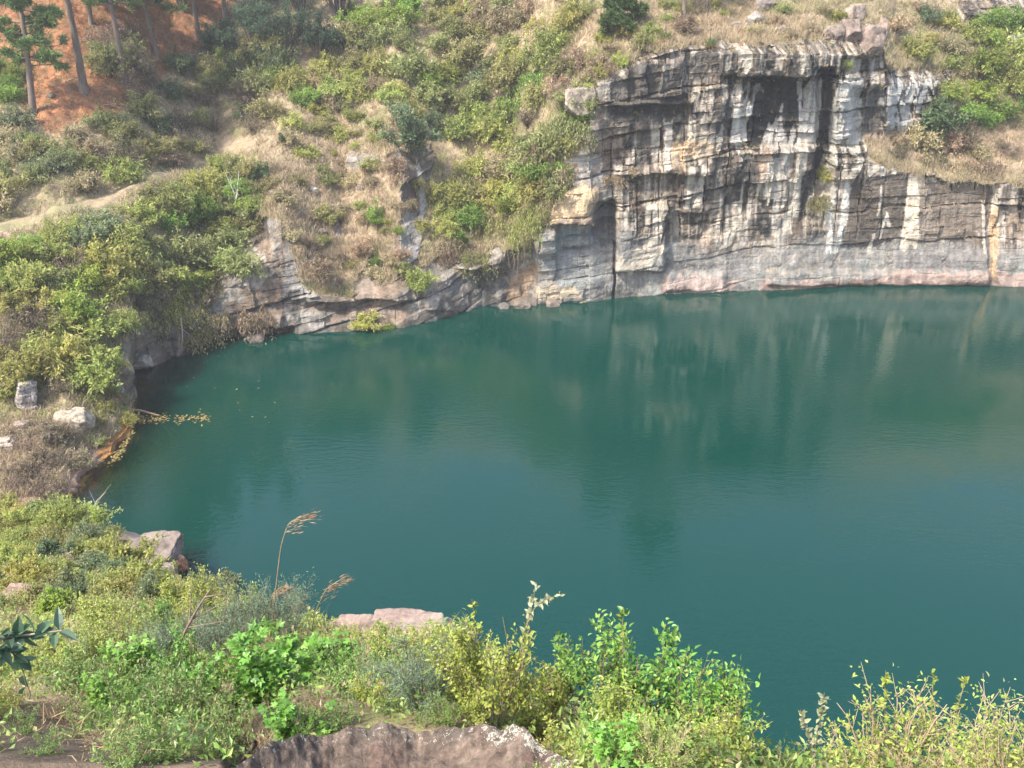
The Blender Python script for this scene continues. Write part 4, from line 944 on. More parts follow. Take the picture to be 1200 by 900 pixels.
for px, py, w_, c_, s_, l_ in [(168, 428, 26, (.42, .36, .3), 425, 'pale stone at the foot of the small left cliff'), (148, 434, 20, (.40, .32, .26), 426, 'brownish stone on the shore left of the small cliff'),
                               (368, 222, 12, (.46, .40, .33), 427, 'little pale stone on the dry slope near the path'), (344, 215, 9, (.46, .40, .33), 428, 'tiny pale stone in the dry grass below the path end')]:
    boulder(px, py, w_, w_ * .7, c_, l_, s_, dpth=.8)

# the lichen covered rock at the viewpoint
ed = np.array([(262, 905), (290, 882), (318, 866), (345, 858), (372, 858), (392, 856), (404, 848), (440, 843), (470, 845), (490, 852), (520, 850), (545, 847), (575, 846), (604, 848), (625, 857), (648, 876), (672, 890), (700, 905)], float)
cpx = np.arange(262, 700.1, 1.5); er = np.interp(cpx, ed[:, 0], ed[:, 1]) + 7 + 9 * (fbm(cpx * .06, cpx * 0, None, 4, 430) - .5)
vv = 1 - (1 - np.linspace(0, 1, 90)[:, None]) ** 2.6
YE = 1.86 - .35 * np.abs((cpx - 480) / 220) ** 2.2
pr = 1250 * (1 - vv) + er[None] * vv
yr_ = .78 * (1 - vv) + YE[None] * vv
zr = zof(pr, yr_); zr = zr + .05 * np.sin(vv * PI) * 0
xr = xof(np.tile(cpx, (90, 1)), yr_, zr)
RP = np.stack([xr, yr_, zr], -1)
dn = np.linspace(0, 1, 22)[1:, None]
bk = RP[-1][None] + np.stack([0 * dn * cpx, (.05 * np.sin(dn * PI / 2) + .12 * dn) * np.ones_like(cpx), (-.55 * dn ** 1.3) * np.ones_like(cpx)], -1)
RP = np.concatenate([RP, bk])
e_ = fbm(RP[..., 0] * 5, RP[..., 1] * 5, RP[..., 2] * 5, 5, 431) - .5; e2 = fbm(RP[..., 0] * 22, RP[..., 1] * 22, RP[..., 2] * 22, 4, 432) - .5
RP[..., 2] += .085 * e_ + .022 * e2 + .012 * (np.abs(fbm(RP[..., 0] * 12, RP[..., 1] * 12, RP[..., 2] * 12, 4, 437) - .5) * 4 - .3)
for s_ in (0, -1):
    RP[:, s_, 2] -= .25
rc = np.zeros(RP.shape); rc[:] = (.135, .10, .078)
rc = lay(rc, sst(.46, .6, fbm(RP[..., 0] * 16, RP[..., 1] * 16, RP[..., 2] * 16, 5, 433)), (.195, .148, .115), .8)
ppr = np.concatenate([pr, np.tile(er, (21, 1))]); ppx_ = np.tile(cpx, (RP.shape[0], 1))
top = sst(46, 8, ppr - er[None]) if False else 1 - sst(6, 34, ppr - er[None] + 22 * e_)
rc = lay(rc, top * sst(.40, .55, fbm(RP[..., 0] * 14, RP[..., 1] * 14, RP[..., 2] * 14, 5, 434)), (.055, .047, .041), .7)
rc = lay(rc, sst(.54, .62, fbm(RP[..., 0] * 9, RP[..., 1] * 9, RP[..., 2] * 9, 5, 435)) * sst(868, 885, ppr), (.10, .058, .047), .55)
rc = lay(rc, sst(.52, .6, fbm(RP[..., 0] * 30, RP[..., 1] * 30, RP[..., 2] * 30, 4, 438)), (.085, .062, .048), .5)
lich = np.clip(top * 1.0 + .12, 0, 1) * (.55 + .6 * sst(.4, .6, fbm(RP[..., 0] * 4, RP[..., 1] * 4, None, 3, 436))) * np.where(ppx_ > 560, 1.35, 1)
mb = MB(); mb.add(RP, grid_quads(*RP.shape[:2]), rc.reshape(-1, 3))
tag(link('rock', mb.mesh('rock', M_LICHEN, True, {'lichen': lich})), 'broad reddish brown rock with white lichen spots at the viewpoint', 'rock')

# ------------------------------------------------------------------ near plants (foliage and stems are parts)
NEARK = {
 'lantana': dict(p=dict(h=.95, nstem=12, nsec=130, nleaf=1900, L=.044, W=.025, up=.8, seclen=.26, inner=.3), pal=([(.25, .31, .05), (.33, .37, .08), (.17, .24, .04), (.40, .38, .14)], [5, 4, 2, .8]), tw=(.20, .15, .10), r=.008),
 'green':   dict(p=dict(h=.95, nstem=13, nsec=140, nleaf=1900, L=.046, W=.026, up=.8, seclen=.26, inner=.3), pal=([(.11, .24, .035), (.17, .31, .055), (.075, .16, .03), (.28, .29, .06)], [5, 4, 3, .7]), tw=(.13, .10, .07), r=.008),
 'pale':    dict(p=dict(h=1.0, nstem=40, nsec=300, nleaf=2300, L=.034, W=.017, up=.5, seclen=.2, inner=.25), pal=([(.25, .33, .06), (.33, .38, .09), (.18, .26, .045), (.34, .30, .15)], [5, 4, 3, 1.0]), tw=(.30, .23, .15), r=.007),
 'blue':    dict(p=dict(h=.9, nstem=16, nsec=300, nleaf=4200, L=.034, W=.010, up=.5, seclen=.24, inner=.2, jit=.02), pal=([(.14, .22, .13), (.19, .27, .17), (.10, .16, .095)], [5, 4, 3]), tw=(.14, .13, .09), r=.007),
 'vine':    dict(p=dict(h=.85, nstem=10, nsec=70, nleaf=380, L=.10, W=.08, up=1.0, seclen=.26, inner=.2), pal=([(.13, .29, .04), (.19, .36, .065), (.10, .21, .035)], [5, 4, 3]), tw=(.16, .17, .06), r=.007, star=1),
 'herb':    dict(p=dict(h=.5, nstem=22, nsec=120, nleaf=1500, L=.042, W=.020, up=.9, seclen=.24, inner=.15), pal=([(.13, .24, .05), (.19, .29, .075), (.09, .16, .04), (.28, .27, .11)], [5, 4, 3, 1]), tw=(.16, .13, .08), r=.006),
 'dry':     dict(p=dict(h=.7, nstem=40, nsec=220, nleaf=260, L=.06, W=.016, up=.3, seclen=.3, inner=.1), pal=([(.34, .26, .15), (.26, .19, .11), (.22, .2, .08)], [5, 4, 2]), tw=(.30, .22, .14), r=.006),
}
NLOOK = {'lantana': ('yellow green leafy', 'shrub'), 'green': ('fresh green leafy', 'shrub'), 'pale': ('pale small leaved twiggy', 'shrub'), 'blue': ('feathery blue green', 'shrub'), 'vine': ('bright green lobed leaf', 'vine'), 'herb': ('low green', 'herb'), 'dry': ('dry straw coloured', 'weed')}
NP = {}
def near_proto(kind, i):
    if (kind, i) not in NP:
        K = NEARK[kind]; rng = np.random.default_rng(hash_seed(kind) + 37 * i)
        ST, SC, P, A, N_, Ls, Ws, cl = bush_parts(rng, **K['p'])
        mb = MB()
        if K.get('star'): v, f, k = leafstar(P, A, N_, Ls)
        elif kind == 'blue' or kind == 'dry': v, f, k = leaf4(P, A, N_, Ls, Ws); f = [f]
        else: v, f, k = leaf8(P, A, N_, Ls, Ws)
        mb.add(v, f, rep(mixcol(rng, len(P), *K['pal'], .22) * (.6 + .4 * cl[:, None]), k))
        fm = mb.mesh('foliage', M_NEAR)
        mb = MB(); twig_geo(mb, ST, SC, K['r'], rng, K['tw'], 5)
        NP[(kind, i)] = (fm, mb.mesh('stem', M_TWIG, True))
    return NP[(kind, i)]
def near_plant(px, py, wpx, kind, place, hs=1.0, i=None, rng=RNG, look=None, P=None):
    P = at_near(px, py) if P is None else P
    s = wpx / FOC * depth(P)
    fm, sm = near_proto(kind, int(rng.integers(0, 2)) if i is None else i)
    nm = NLOOK[kind][1]
    e = bpy.data.objects.new(nm, None); C.objects.link(e)
    e.location = (P[0], P[1], P[2] - .04 * s); e.rotation_euler = (rng.uniform(-.1, .1), rng.uniform(-.1, .1), rng.uniform(0, 6.28)); e.scale = (s, s, s * hs * 1.35)
    link('foliage', fm, e); link('stem', sm, e)
    REG.append((e, look or NLOOK[kind][0], nm, place, nm, 'plants at the viewpoint'))
    return e
A_ = 'beside the pink slabs at the water'
for px, py, w_, k, pl_, hs in [
 # right of the lichen rock
 (582, 845, 130, 'lantana', 'behind the lichen rock end', .95), (628, 850, 110, 'lantana', 'behind the lichen rock end', .8),
 (560, 835, 90, 'lantana', 'behind the lichen rock end', .9), (655, 872, 90, 'lantana', 'at the right foot of the lichen rock', .7),
 (700, 868, 150, 'green', 'at the near edge', .68), (760, 880, 170, 'green', 'at the near edge', .64), (815, 905, 150, 'green', 'at the near edge', .75),
 (735, 900, 120, 'lantana', 'below the fresh green shrubs', .6), (680, 905, 100, 'lantana', 'below the fresh green shrubs', .7), (795, 925, 120, 'lantana', 'below the fresh green shrubs', .6),
 (850, 925, 100, 'lantana', 'at the lower right end of the leafy edge', .8), (845, 915, 80, 'pale', 'at the lower right end of the leafy edge', .8), (640, 895, 80, 'herb', 'at the right foot of the lichen rock', .9),
 (715, 915, 90, 'vine', 'below the fresh green shrubs', .6), (770, 930, 90, 'pale', 'below the fresh green shrubs', .7),
 (668, 850, 70, 'dry', 'between the yellow and fresh green shrubs', .9), (648, 862, 60, 'dry', 'between the yellow and fresh green shrubs', .8),
 # right bottom shrub mass
 (1040, 945, 190, 'pale', 'in the bottom right corner', .62), (1115, 940, 180, 'pale', 'in the bottom right corner', .62), (1185, 950, 180, 'pale', 'in the bottom right corner', .62), (1080, 950, 120, 'dry', 'in the bottom right corner', .62),
 (1005, 950, 110, 'pale', 'in the bottom right corner', .62), (1170, 955, 120, 'dry', 'in the bottom right corner', .62),
 (900, 925, 60, 'pale', 'alone at the bottom edge left of the sprig', .6),
 # left: in front of the pink slabs
 (500, 838, 110, 'blue', 'behind the lichen rock', .75), (545, 818, 90, 'blue', 'behind the lichen rock', .9), (465, 832, 90, 'blue', 'behind the lichen rock', .6), (430, 828, 100, 'herb', 'behind the lichen rock', .8), (400, 812, 100, 'herb', 'under the pink slabs', .8),
 (455, 800, 90, 'lantana', 'under the pink slabs', .55), (515, 795, 80, 'lantana', 'under the pink slabs', .6), (420, 785, 80, 'dry', 'under the pink slabs', .5), (490, 785, 70, 'herb', 'under the pink slabs', .5),
 (395, 768, 60, 'lantana', 'just below the long pink slab', .5), (445, 765, 60, 'herb', 'just below the long pink slab', .4), (505, 765, 60, 'lantana', 'just below the long pink slab', .5),
 # bright vine and grey shrubs
 (352, 808, 130, 'vine', 'beneath the tall grass stalks', .62), (385, 805, 90, 'vine', 'beneath the tall grass stalks', .5), (320, 830, 120, 'vine', 'left of the lichen rock', .8), (275, 835, 110, 'vine', 'left of the lichen rock', .8), (345, 850, 90, 'vine', 'left of the lichen rock', .55),
 (335, 760, 100, 'blue', 'around the foot of the tall grass stalks', .7), (300, 775, 110, 'blue', 'around the foot of the tall grass stalks', .75), (262, 780, 110, 'blue', 'by the dead arching branch', .8), (225, 790, 110, 'blue', 'by the dead arching branch', .75), (180, 790, 100, 'blue', 'by the dead arching branch', .7),
 (285, 745, 70, 'lantana', 'left of the grass stalks', .8), (250, 742, 80, 'lantana', 'left of the grass stalks', .75), (225, 730, 70, 'lantana', 'left of the grass stalks', .8),
 (240, 850, 120, 'herb', 'left of the dark rounded stone', 1.0), (200, 870, 120, 'herb', 'left of the dark rounded stone', 1.0), (150, 855, 110, 'herb', 'by the green fern', 1.0), (120, 835, 100, 'herb', 'by the green fern', 1.0),
 (255, 890, 100, 'herb', 'left of the dark rounded stone', .9), (170, 895, 90, 'herb', 'left of the dark rounded stone', .9), (165, 830, 90, 'vine', 'by the green fern', .7), (215, 825, 90, 'green', 'by the green fern', .7),
 (90, 815, 90, 'herb', 'below the big dark leaves', .9), (60, 790, 90, 'lantana', 'below the big dark leaves', .6), (110, 785, 80, 'lantana', 'below the big dark leaves', .6), (150, 770, 80, 'lantana', 'right of the big dark leaves', .7), (130, 745, 70, 'lantana', 'right of the big dark leaves', .7), (30, 805, 70, 'lantana', 'below the big dark leaves', .6),
 (190, 755, 70, 'green', 'right of the big dark leaves', .7), (165, 735, 60, 'dry', 'right of the big dark leaves', .8), (20, 835, 60, 'dry', 'on the dark bottom left soil', .6), (75, 850, 70, 'dry', 'on the dark bottom left soil', .5), (130, 880, 70, 'dry', 'on the dark bottom left soil', .5), (300, 870, 80, 'dry', 'over the dark rounded stone', .6), (310, 800, 80, 'dry', 'left of the lichen rock', .8), (370, 840, 60, 'dry', 'left of the lichen rock', .6)]:
    near_plant(px, py, w_, k, pl_, hs)
for px, py, w_, k in [(352, 846, 60, 'herb'), (398, 845, 56, 'herb'), (432, 838, 50, 'lantana'), (470, 838, 60, 'herb'), (515, 842, 56, 'herb'), (552, 842, 60, 'lantana'), (325, 852, 56, 'dry'), (590, 846, 50, 'herb')]:
    near_plant(px, py, w_, k, 'along the back of the lichen rock', .75)
for px, py, w_, k in [(30, 862, 50, 'herb'), (95, 868, 56, 'herb'), (60, 892, 50, 'herb'), (140, 900, 70, 'herb'), (115, 850, 60, 'vine'), (10, 850, 50, 'lantana')]:
    near_plant(px, py, w_, k, 'on the bare soil at bottom left', .8)

# long shoots that stand out against the water
def sprig(name, pts, Y, Lf, n, pal, label, r=.004, W=.5, tw=(.2, .16, .1), root=None, cat='shoot', up=.5):
    rng = np.random.default_rng(int(pts[0][0] * 7 + pts[0][1]))
    a = np.array([pt(x, y, Y + .02 * i) for i, (x, y) in enumerate(pts)])
    if root is not None: a = np.concatenate([[root], a])
    t = np.linspace(0, len(a) - 1, 24); path = np.stack([np.interp(t, np.arange(len(a)), a[:, k]) for k in range(3)], -1)
    for _ in range(2): path[1:-1] = (path[:-2] + 2 * path[1:-1] + path[2:]) / 4
    o0 = path[0].copy(); path = path - o0
    e = bpy.data.objects.new(name, None); C.objects.link(e); e.location = o0; tag(e, label, cat)
    mb = MB(); v, q = tubes(path[None], np.linspace(r, r * .35, 24)[None], 5); mb.add(v, q, tw)
    link('stem', mb.mesh('stem', M_TWIG, True), e)
    u = rng.uniform(.25 if root is None else .45, 1, n) * 22.99; k = u.astype(int)
    P = path[k] + (path[k + 1] - path[k]) * (u - k)[:, None]; T = norm(path[k + 1] - path[k])
    A = norm(T * .45 + rdir(rng, n) * .8); N_ = orth(norm(np.array([0, -.3, up]) + rdir(rng, n) * .5), A)
    mb = MB(); v, f, kk = leaf8(P, A, N_, Lf * rng.uniform(.6, 1.2, n), Lf * W * rng.uniform(.8, 1.2, n)); mb.add(v, f, rep(mixcol(rng, n, *pal, .2), kk))
    link('foliage', mb.mesh('foliage', M_NEAR), e)
    return e
LP, GP, PP_ = NEARK['lantana']['pal'], NEARK['green']['pal'], ([(.34, .36, .22), (.42, .42, .28), (.24, .27, .14)], [4, 3, 3])
sprig('shoot', [(605, 790), (615, 740), (624, 708), (628, 682)], 3.5, .035, 34, PP_, 'pale leafy shoot rising highest above the yellow green shrub', root=at_near(600, 840))
sprig('shoot', [(612, 745), (626, 712), (640, 702), (657, 697)], 3.5, .035, 30, PP_, 'pale leafy shoot leaning right above the yellow green shrub', root=at_near(606, 838))
sprig('shoot', [(560, 760), (556, 725), (553, 702)], 3.8, .035, 20, LP, 'thin yellow green shoot at the left of the yellow green shrub', root=at_near(566, 830))
sprig('shoot', [(722, 800), (728, 750), (731, 714)], 3.0, .04, 46, GP, 'upright green shoot left of the middle of the fresh green shrubs', root=at_near(720, 868))
sprig('shoot', [(765, 800), (778, 765), (795, 737)], 2.9, .04, 34, GP, 'green shoot leaning right above the fresh green shrubs', root=at_near(755, 872))
sprig('shoot', [(800, 830), (830, 800), (866, 808)], 2.6, .04, 50, GP, 'long green shoot reaching right over the water', root=at_near(790, 895))
sprig('shoot', [(660, 800), (658, 770), (655, 742)], 3.0, .04, 34, GP, 'green shoot at the left end of the fresh green shrubs', root=at_near(668, 860))
sprig('shoot', [(952, 900), (958, 860), (966, 812)], 2.6, .03, 60, PP_, 'slender pale shoot standing alone left of the corner shrubs', root=at_near(950, 940))
sprig('shoot', [(952, 900), (948, 865), (938, 832)], 2.6, .03, 40, PP_, 'shorter pale shoot beside the slender one at the bottom', root=at_near(950, 945))
sprig('shoot', [(1040, 870), (1036, 830), (1038, 786)], 2.7, .026, 44, LP, 'tall thin shoot at the left of the corner shrubs', root=at_near(1042, 935))
sprig('shoot', [(1090, 870), (1092, 830), (1094, 786)], 2.7, .026, 44, LP, 'tall thin shoot in the middle of the corner shrubs', root=at_near(1090, 935))
sprig('shoot', [(1115, 870), (1122, 830), (1132, 795)], 2.7, .026, 44, LP, 'tall thin shoot leaning right in the corner shrubs', root=at_near(1112, 935))
# big dark leaves coming in from the left
BG = ([(.075, .135, .075), (.10, .17, .09), (.055, .10, .06)], [4, 3, 2])
sprig('branch', [(-60, 770), (-20, 752), (30, 744), (80, 738)], 2.0, .072, 26, BG, 'branch with large dull green leaves reaching in at the left edge', .006, .42, (.26, .2, .14), at_near(-60, 900), 'branch', .9)
sprig('branch', [(-40, 800), (0, 752), (22, 772), (36, 815)], 2.05, .072, 18, BG, 'lower branch with large dull green leaves at the left edge', .005, .42, (.26, .2, .14), at_near(-70, 900), 'branch', .9)
# ferns
def fern(px, py, Lpx, n, c, label, seed):
    rng = np.random.default_rng(seed); P0 = at_near(px, py); s = Lpx / FOC * depth(P0)
    e = bpy.data.objects.new('fern', None); C.objects.link(e); e.location = P0; tag(e, label, 'fern', 'ferns at the viewpoint')
    for i in range(n):
        az = i * 2.4 + rng.uniform(-.3, .3); t = np.linspace(0, 1, 30); el = rng.uniform(.7, 1.1)
        d = np.array([math.cos(az), math.sin(az), 0]); lf = s * rng.uniform(.8, 1.15)
        R_ = d * (t * math.cos(el) * 1.25 * lf)[:, None] + np.array([0, 0, 1]) * ((t * math.sin(el) * 1.3 - t * t * .85) * lf)[:, None]
        T = norm(np.gradient(R_, axis=0)); S = norm(np.cross(T, [0, 0, 1])); Nn = np.cross(S, T)
        mb = MB(); v, q = tubes(R_[None], np.linspace(.004, .001, 30)[None] * s * 2, 4); mb.add(v, q, np.array(c) * .8)
        for sg in (-1, 1):
            for j in range(5, 30, 1):
                pl_ = lf * .22 * math.sin(min(1, (30 - j) / 20) * PI / 2) ** .8
                m = 9; u = np.linspace(.1, 1, m)[:, None]
                A0 = norm(S[j] * sg + T[j] * .45); B = R_[j] + A0 * pl_ * u - Nn[j] * (u * u * pl_ * .15)
                for s2 in (-1, 1):
                    A = norm(np.cross(Nn[j], A0)[None] * s2 + A0 * .6).repeat(m, 0)
                    ll = pl_ * .17 * (1.1 - u[:, 0] * .8)
                    v, f, k = leaf4(B, A, np.tile(Nn[j], (m, 1)), ll, ll * .42, .2); mb.add(v, [f], np.array(c) * rng.uniform(.7, 1.35))
        link('frond', mb.mesh('frond', M_NEAR), e)
fern(150, 838, 66, 8, (.10, .19, .05), 'arching green fern among the low herbs', 451)
fern(212, 885, 62, 8, (.09, .17, .06), 'green fern at the bottom edge left of the dark stone', 452)
fern(248, 800, 50, 6, (.30, .30, .07), 'yellowing fern below the dead arching branch', 453)
fern(176, 835, 60, 7, (.11, .20, .045), 'smaller fern right of the arching green fern', 454)
# tall grass stalks with seed heads
def stalk(pts, Y, head, label, seed):
    rng = np.random.default_rng(seed); a = np.array([pt(x, y, Y) for x, y in pts]); t = np.linspace(0, len(a) - 1, 40)
    path = np.stack([np.interp(t, np.arange(len(a)), a[:, k]) for k in range(3)], -1)
    for _ in range(6): path[1:-1] = (path[:-2] + 2 * path[1:-1] + path[2:]) / 4
    o0 = path[0].copy(); path -= o0
    e = bpy.data.objects.new('grass_stalk', None); C.objects.link(e); e.location = o0; tag(e, label, 'grass', 'tall grass stalks against the water')
    mb = MB(); v, q = tubes(path[None], np.linspace(.0055, .0025, 40)[None], 5); mb.add(v, q, (.24, .18, .10)); link('stem', mb.mesh('stem', M_TWIG, True), e)
    mb = MB(); n = 100; u = (head + (1 - head) * rng.random(n) ** .8) * 38.99; k = u.astype(int)
    P = path[k]; T = norm(path[k + 1] - path[k]); off = rng.uniform(0, 1, n)[:, None] ** 1.5
    side = np.array([.75, .1, -.15]); P = P + (side * .10 * off + rng.normal(0, .012, (n, 3)))
    A = norm(T * .6 + side * .7 + rdir(rng, n) * .35); v, f, kk = leaf4(P, A, orth(rdir(rng, n), A), rng.uniform(.03, .065, n), np.full(n, .008)); mb.add(v, [f], rep(mixcol(rng, n, [(.26, .185, .115), (.19, .13, .08), (.32, .24, .16)], [3, 2, 2], .2), kk))
    link('seed_head', mb.mesh('seed_head', M_STRAW), e)
stalk([(316, 775), (322, 700), (329, 640), (338, 612), (362, 602)], 5.6, .62, 'tall grass stalk with drooping tan plume against the water', 461)
stalk([(362, 770), (368, 720), (382, 690), (404, 676)], 5.8, .5, 'shorter leaning grass stalk right of the tall plume', 462)
stalk([(310, 765), (314, 720), (320, 695), (330, 688)], 5.7, .55, 'short brown grass stalk left of the tall plume', 463)
# dead branches
def deadwood(name, pts, Y, r, label, c=(.16, .12, .10), cat='branch', z=None, side=None):
    a = np.array([pt(x, y, Y if z is None else yof(y, z)) for x, y in pts]); t = np.linspace(0, len(a) - 1, 22)
    path = np.stack([np.interp(t, np.arange(len(a)), a[:, k]) for k in range(3)], -1)
    for _ in range(3): path[1:-1] = (path[:-2] + 2 * path[1:-1] + path[2:]) / 4
    o0 = path[0].copy(); path -= o0; mb = MB(); v, q = tubes(path[None], np.linspace(r, r * .35, 22)[None], 6); mb.add(v, q, c)
    rng = np.random.default_rng(int(pts[0][0])); m = side or 4; k = rng.integers(6, 20, m); d = norm(norm(path[k] - path[k - 2]) + rdir(rng, m) * .7)
    br = path[k][:, None] + d[:, None] * (np.linspace(0, 1, 5)[None, :, None] * r * 22); v, q = tubes(br, np.linspace(r * .4, r * .15, 5)[None].repeat(m, 0), 4); mb.add(v, q, c)
    return tag(link(name, mb.mesh(name, M_TWIG, True), None, o0), label, cat)
deadwood('dead_branch', [(196, 790), (214, 745), (232, 712), (247, 690)], 4.6, .014, 'dead brown branch arching over the grey green shrubs')
deadwood('dead_branch', [(300, 870), (285, 890), (268, 912)], 1.9, .008, 'dead stick leaning on the dark rounded stone', (.2, .15, .11))
deadwood('dead_branch', [(112, 600), (112, 588), (124, 577)], yof(592, .1), .03, 'bare pale branch leaning out of the shallows', (.34, .28, .2))
deadwood('driftwood', [(146, 480), (165, 481), (187, 487)], 0, .09, 'floating driftwood pole by the grassy point', (.36, .26, .15), 'driftwood', z=.04, side=2)
deadwood('dead_sapling', [(276, 246), (277, 232), (279, 222)], at_far(276, 246)[1] - .4, .08, 'pale dead stem standing at the end of the footpath', (.5, .46, .4))
deadwood('hanging_root', [(212, 372), (214, 395), (212, 412)], at_far(212, 372)[1] - .9, .05, 'pale root hanging down the small left cliff', (.4, .33, .26), 'root')
for i, (x0, y0, x1, y1) in enumerate([(594, 290, 596, 332), (600, 288, 602, 325), (607, 286, 604, 330), (614, 284, 612, 318), (588, 294, 590, 322)]):
    o = deadwood('hanging_root', [(x0, y0), ((x0 + x1) / 2 + 2, (y0 + y1) / 2), (x1, y1)], at_far(x0, y0)[1] - .7, .035, 'thin dark root hanging in front of the rock hollow', (.14, .11, .09), 'root'); o['group'] = 'roots hanging in the rock hollow'
_r = np.random.default_rng(900)
for i, (px, py, w_, l_) in enumerate([(352, 250, 10, 'small pale stone in the dry grass right of the small cave'), (378, 272, 14, 'pale stone half buried on the dry slope above the left ledges'), (396, 240, 8, 'tiny stone near the middle of the dry slope'), (424, 222, 12, 'stone on the dry slope left of the white slab'),
    (360, 300, 12, 'brownish stone on the dry slope low above the ledges'), (318, 226, 9, 'little stone above the small left cave'), (232, 222, 12, 'pale stone beside the middle of the footpath'), (170, 224, 10, 'small stone on the edge of the footpath'), (862, 30, 14, 'pinkish stone right of the agaves'),
    (918, 38, 16, 'flat pale stone on the rim above the dark overhang'), (946, 30, 12, 'small grey stone on the rim left of the perched boulders'), (716, 70, 12, 'stone at the upper left end of the cliff'), (60, 112, 9, 'grey stone on the orange needle floor by the leaning pine')]):
    boulder(px, py, w_, w_ * .7, np.array([(.26, .21, .17), (.22, .18, .145), (.30, .255, .21)][i % 3]), l_, 440 + i * 3, dpth=.8, sub=4, cuts=26, lift=.1, name='stone')
for i, (px, py, w_, l_) in enumerate([(612, 359, 22, 'largest fallen block at the waterline under the hanging roots'), (590, 360, 14, 'small fallen block left of the largest one under the roots'), (648, 357, 16, 'fallen stone in the water below the tan pillar'), (300, 398, 20, 'low flat stone under the left ledges')]):
    boulder(px, py, w_, w_ * .6, np.array([(.22, .18, .15), (.17, .155, .14), (.26, .20, .16)][i % 3]), l_, 480 + i * 3, Y=yof(py, .05), dpth=.8, sub=4, cuts=8, flat=1, lift=.05, name='fallen_block')
deadwood('fallen_branch', [(70, 100), (84, 92), (100, 96)], at_far(84, 96)[1] - .2, .05, 'fallen grey branch on the orange needles between two trunks', (.25, .2, .16))
deadwood('fallen_branch', [(112, 126), (128, 122), (146, 128)], at_far(128, 126)[1] - .2, .05, 'fallen branch at the lower edge of the orange needles', (.22, .17, .13))
boxl = deadwood('fallen_branch', [(548, 62), (556, 54), (570, 60)], at_far(556, 58)[1] - .3, .06, 'pale fallen branch beside the bare trail on the upper slope', (.5, .45, .38))

# ------------------------------------------------------------------ uncountable ground cover
def scatter_pts(mask, n, rng, Pm):
    ii = np.flatnonzero(mask.ravel()); ch = rng.choice(ii, n)
    P = Pm.reshape(-1, 3)[ch] + rng.normal(0, .05, (n, 3)) * np.array([1, 1, 0]); return P, ch
rng = np.random.default_rng(77)
veg = (ROCK < .5) & (PA[..., 2] > .25) & (PYA > -70) & (PYA < 600)
dryw = fbm(XA * .4, YA * .4, ZA * .4, 3, 501)
dryz = inpoly(PXA, PYA, [(300, 170), (380, 120), (480, 190), (480, 330), (330, 330)]) | inpoly(PXA, PYA, [(1010, 140), (1300, 150), (1300, 215), (1010, 190)]) | inpoly(PXA, PYA, [(620, 20), (960, 20), (960, 60), (620, 60)]) | inpoly(PXA, PYA, [(0, 500), (130, 500), (120, 590), (0, 590)])
nearpath = np.zeros_like(PXA, bool)
for a, b in zip(pl[:-1], pl[1:]):
    t = np.clip((PXA - a[0]) / (b[0] - a[0]), 0, 1); nearpath |= (PXA >= a[0]) & (PXA <= b[0]) & (np.abs(PYA - (a[1] + (b[1] - a[1]) * t)) < 7)
veg &= ~nearpath
gp = veg & ~need & (dryw + .10 * rng.random(dryw.shape) - .16 * dryz > .40) & ~dryz | (veg & dryz & (rng.random(dryw.shape) > .72))
def cover(mask, Pm, n, L, W, cols, wts, hmax, rng, name, label, cat, patch=1.6, mat=M_LEAF):
    P, ch = scatter_pts(mask, n, rng, Pm)
    hn = fbm(P[:, 0] * patch, P[:, 1] * patch, P[:, 2] * patch, 3, 511); P[:, 2] += rng.random(n) * hmax * sst(.3, .7, hn)
    A = norm(rdir(rng, n) + np.array([0, 0, .3])); N_ = orth(norm(rdir(rng, n) * .7 + np.array([0, 0, .8])), A)
    mb = MB(); v, f, k = leaf4(P, A, N_, L * rng.uniform(.6, 1.3, n), W * rng.uniform(.7, 1.2, n))
    c = mixcol(rng, n, np.asarray(cols) * 1.3, wts, .22) * (.7 + .6 * fbm(P[:, 0] * .8, P[:, 1] * .8, P[:, 2] * .8, 2, 512))[:, None]
    mb.add(v, [f], rep(c, k)); return tag(link(name, mb.mesh(name, mat)), label, cat, kind='stuff')
def blades(mask, Pm, nt, per, L, W, cols, wts, rng, name, label, cat, droop=.35, spread=.5):
    P0, ch = scatter_pts(mask, nt, rng, Pm); P = np.repeat(P0, per, 0) + rng.normal(0, .07 * L / .4, (nt * per, 3)) * np.array([1, 1, 0]); n = len(P)
    d = norm(rdir(rng, n) * spread + np.array([0, 0, 1])); Ls = L * np.repeat(rng.uniform(.5, 1.4, nt), per)[:, None] * rng.uniform(.5, 1.3, n)[:, None]
    S = norm(np.cross(d, rdir(rng, n))) * W * .5; dr = np.array([0, 0, -1]) * Ls * droop + d * np.array([1, 1, 0]) * Ls * .3
    v = np.stack([P - S, P + S, P + d * Ls * .6 + S * .7, P + d * Ls * .6 - S * .7, P + d * Ls + dr * .6], 1)
    i = np.arange(n)[:, None] * 5
    mb = MB(); mb.add(v, [i + np.array([[0, 1, 2, 3]]), i + np.array([[3, 2, 4]])], rep(np.repeat(mixcol(rng, nt, cols, wts, .2), per, 0) * rng.uniform(.8, 1.2, (n, 1)), 5))
    return tag(link(name, mb.mesh(name, M_STRAW)), label, cat, kind='stuff')
cover(gp, PA, 230000, .10, .042, [(.21, .24, .07), (.28, .29, .10), (.16, .18, .055), (.32, .27, .16), (.19, .23, .10)], [5, 4, 3, 2, 1], .5, rng, 'undergrowth', 'dense low undergrowth covering the far hillside', 'undergrowth')
blades(veg & ~need, PA, 17000, 12, .50, .024, [(.42, .335, .225), (.34, .26, .175), (.48, .395, .28), (.26, .25, .11)], [5, 3, 3, 2], rng, 'dry_grass', 'dry straw grass growing over the far hillside', 'grass')
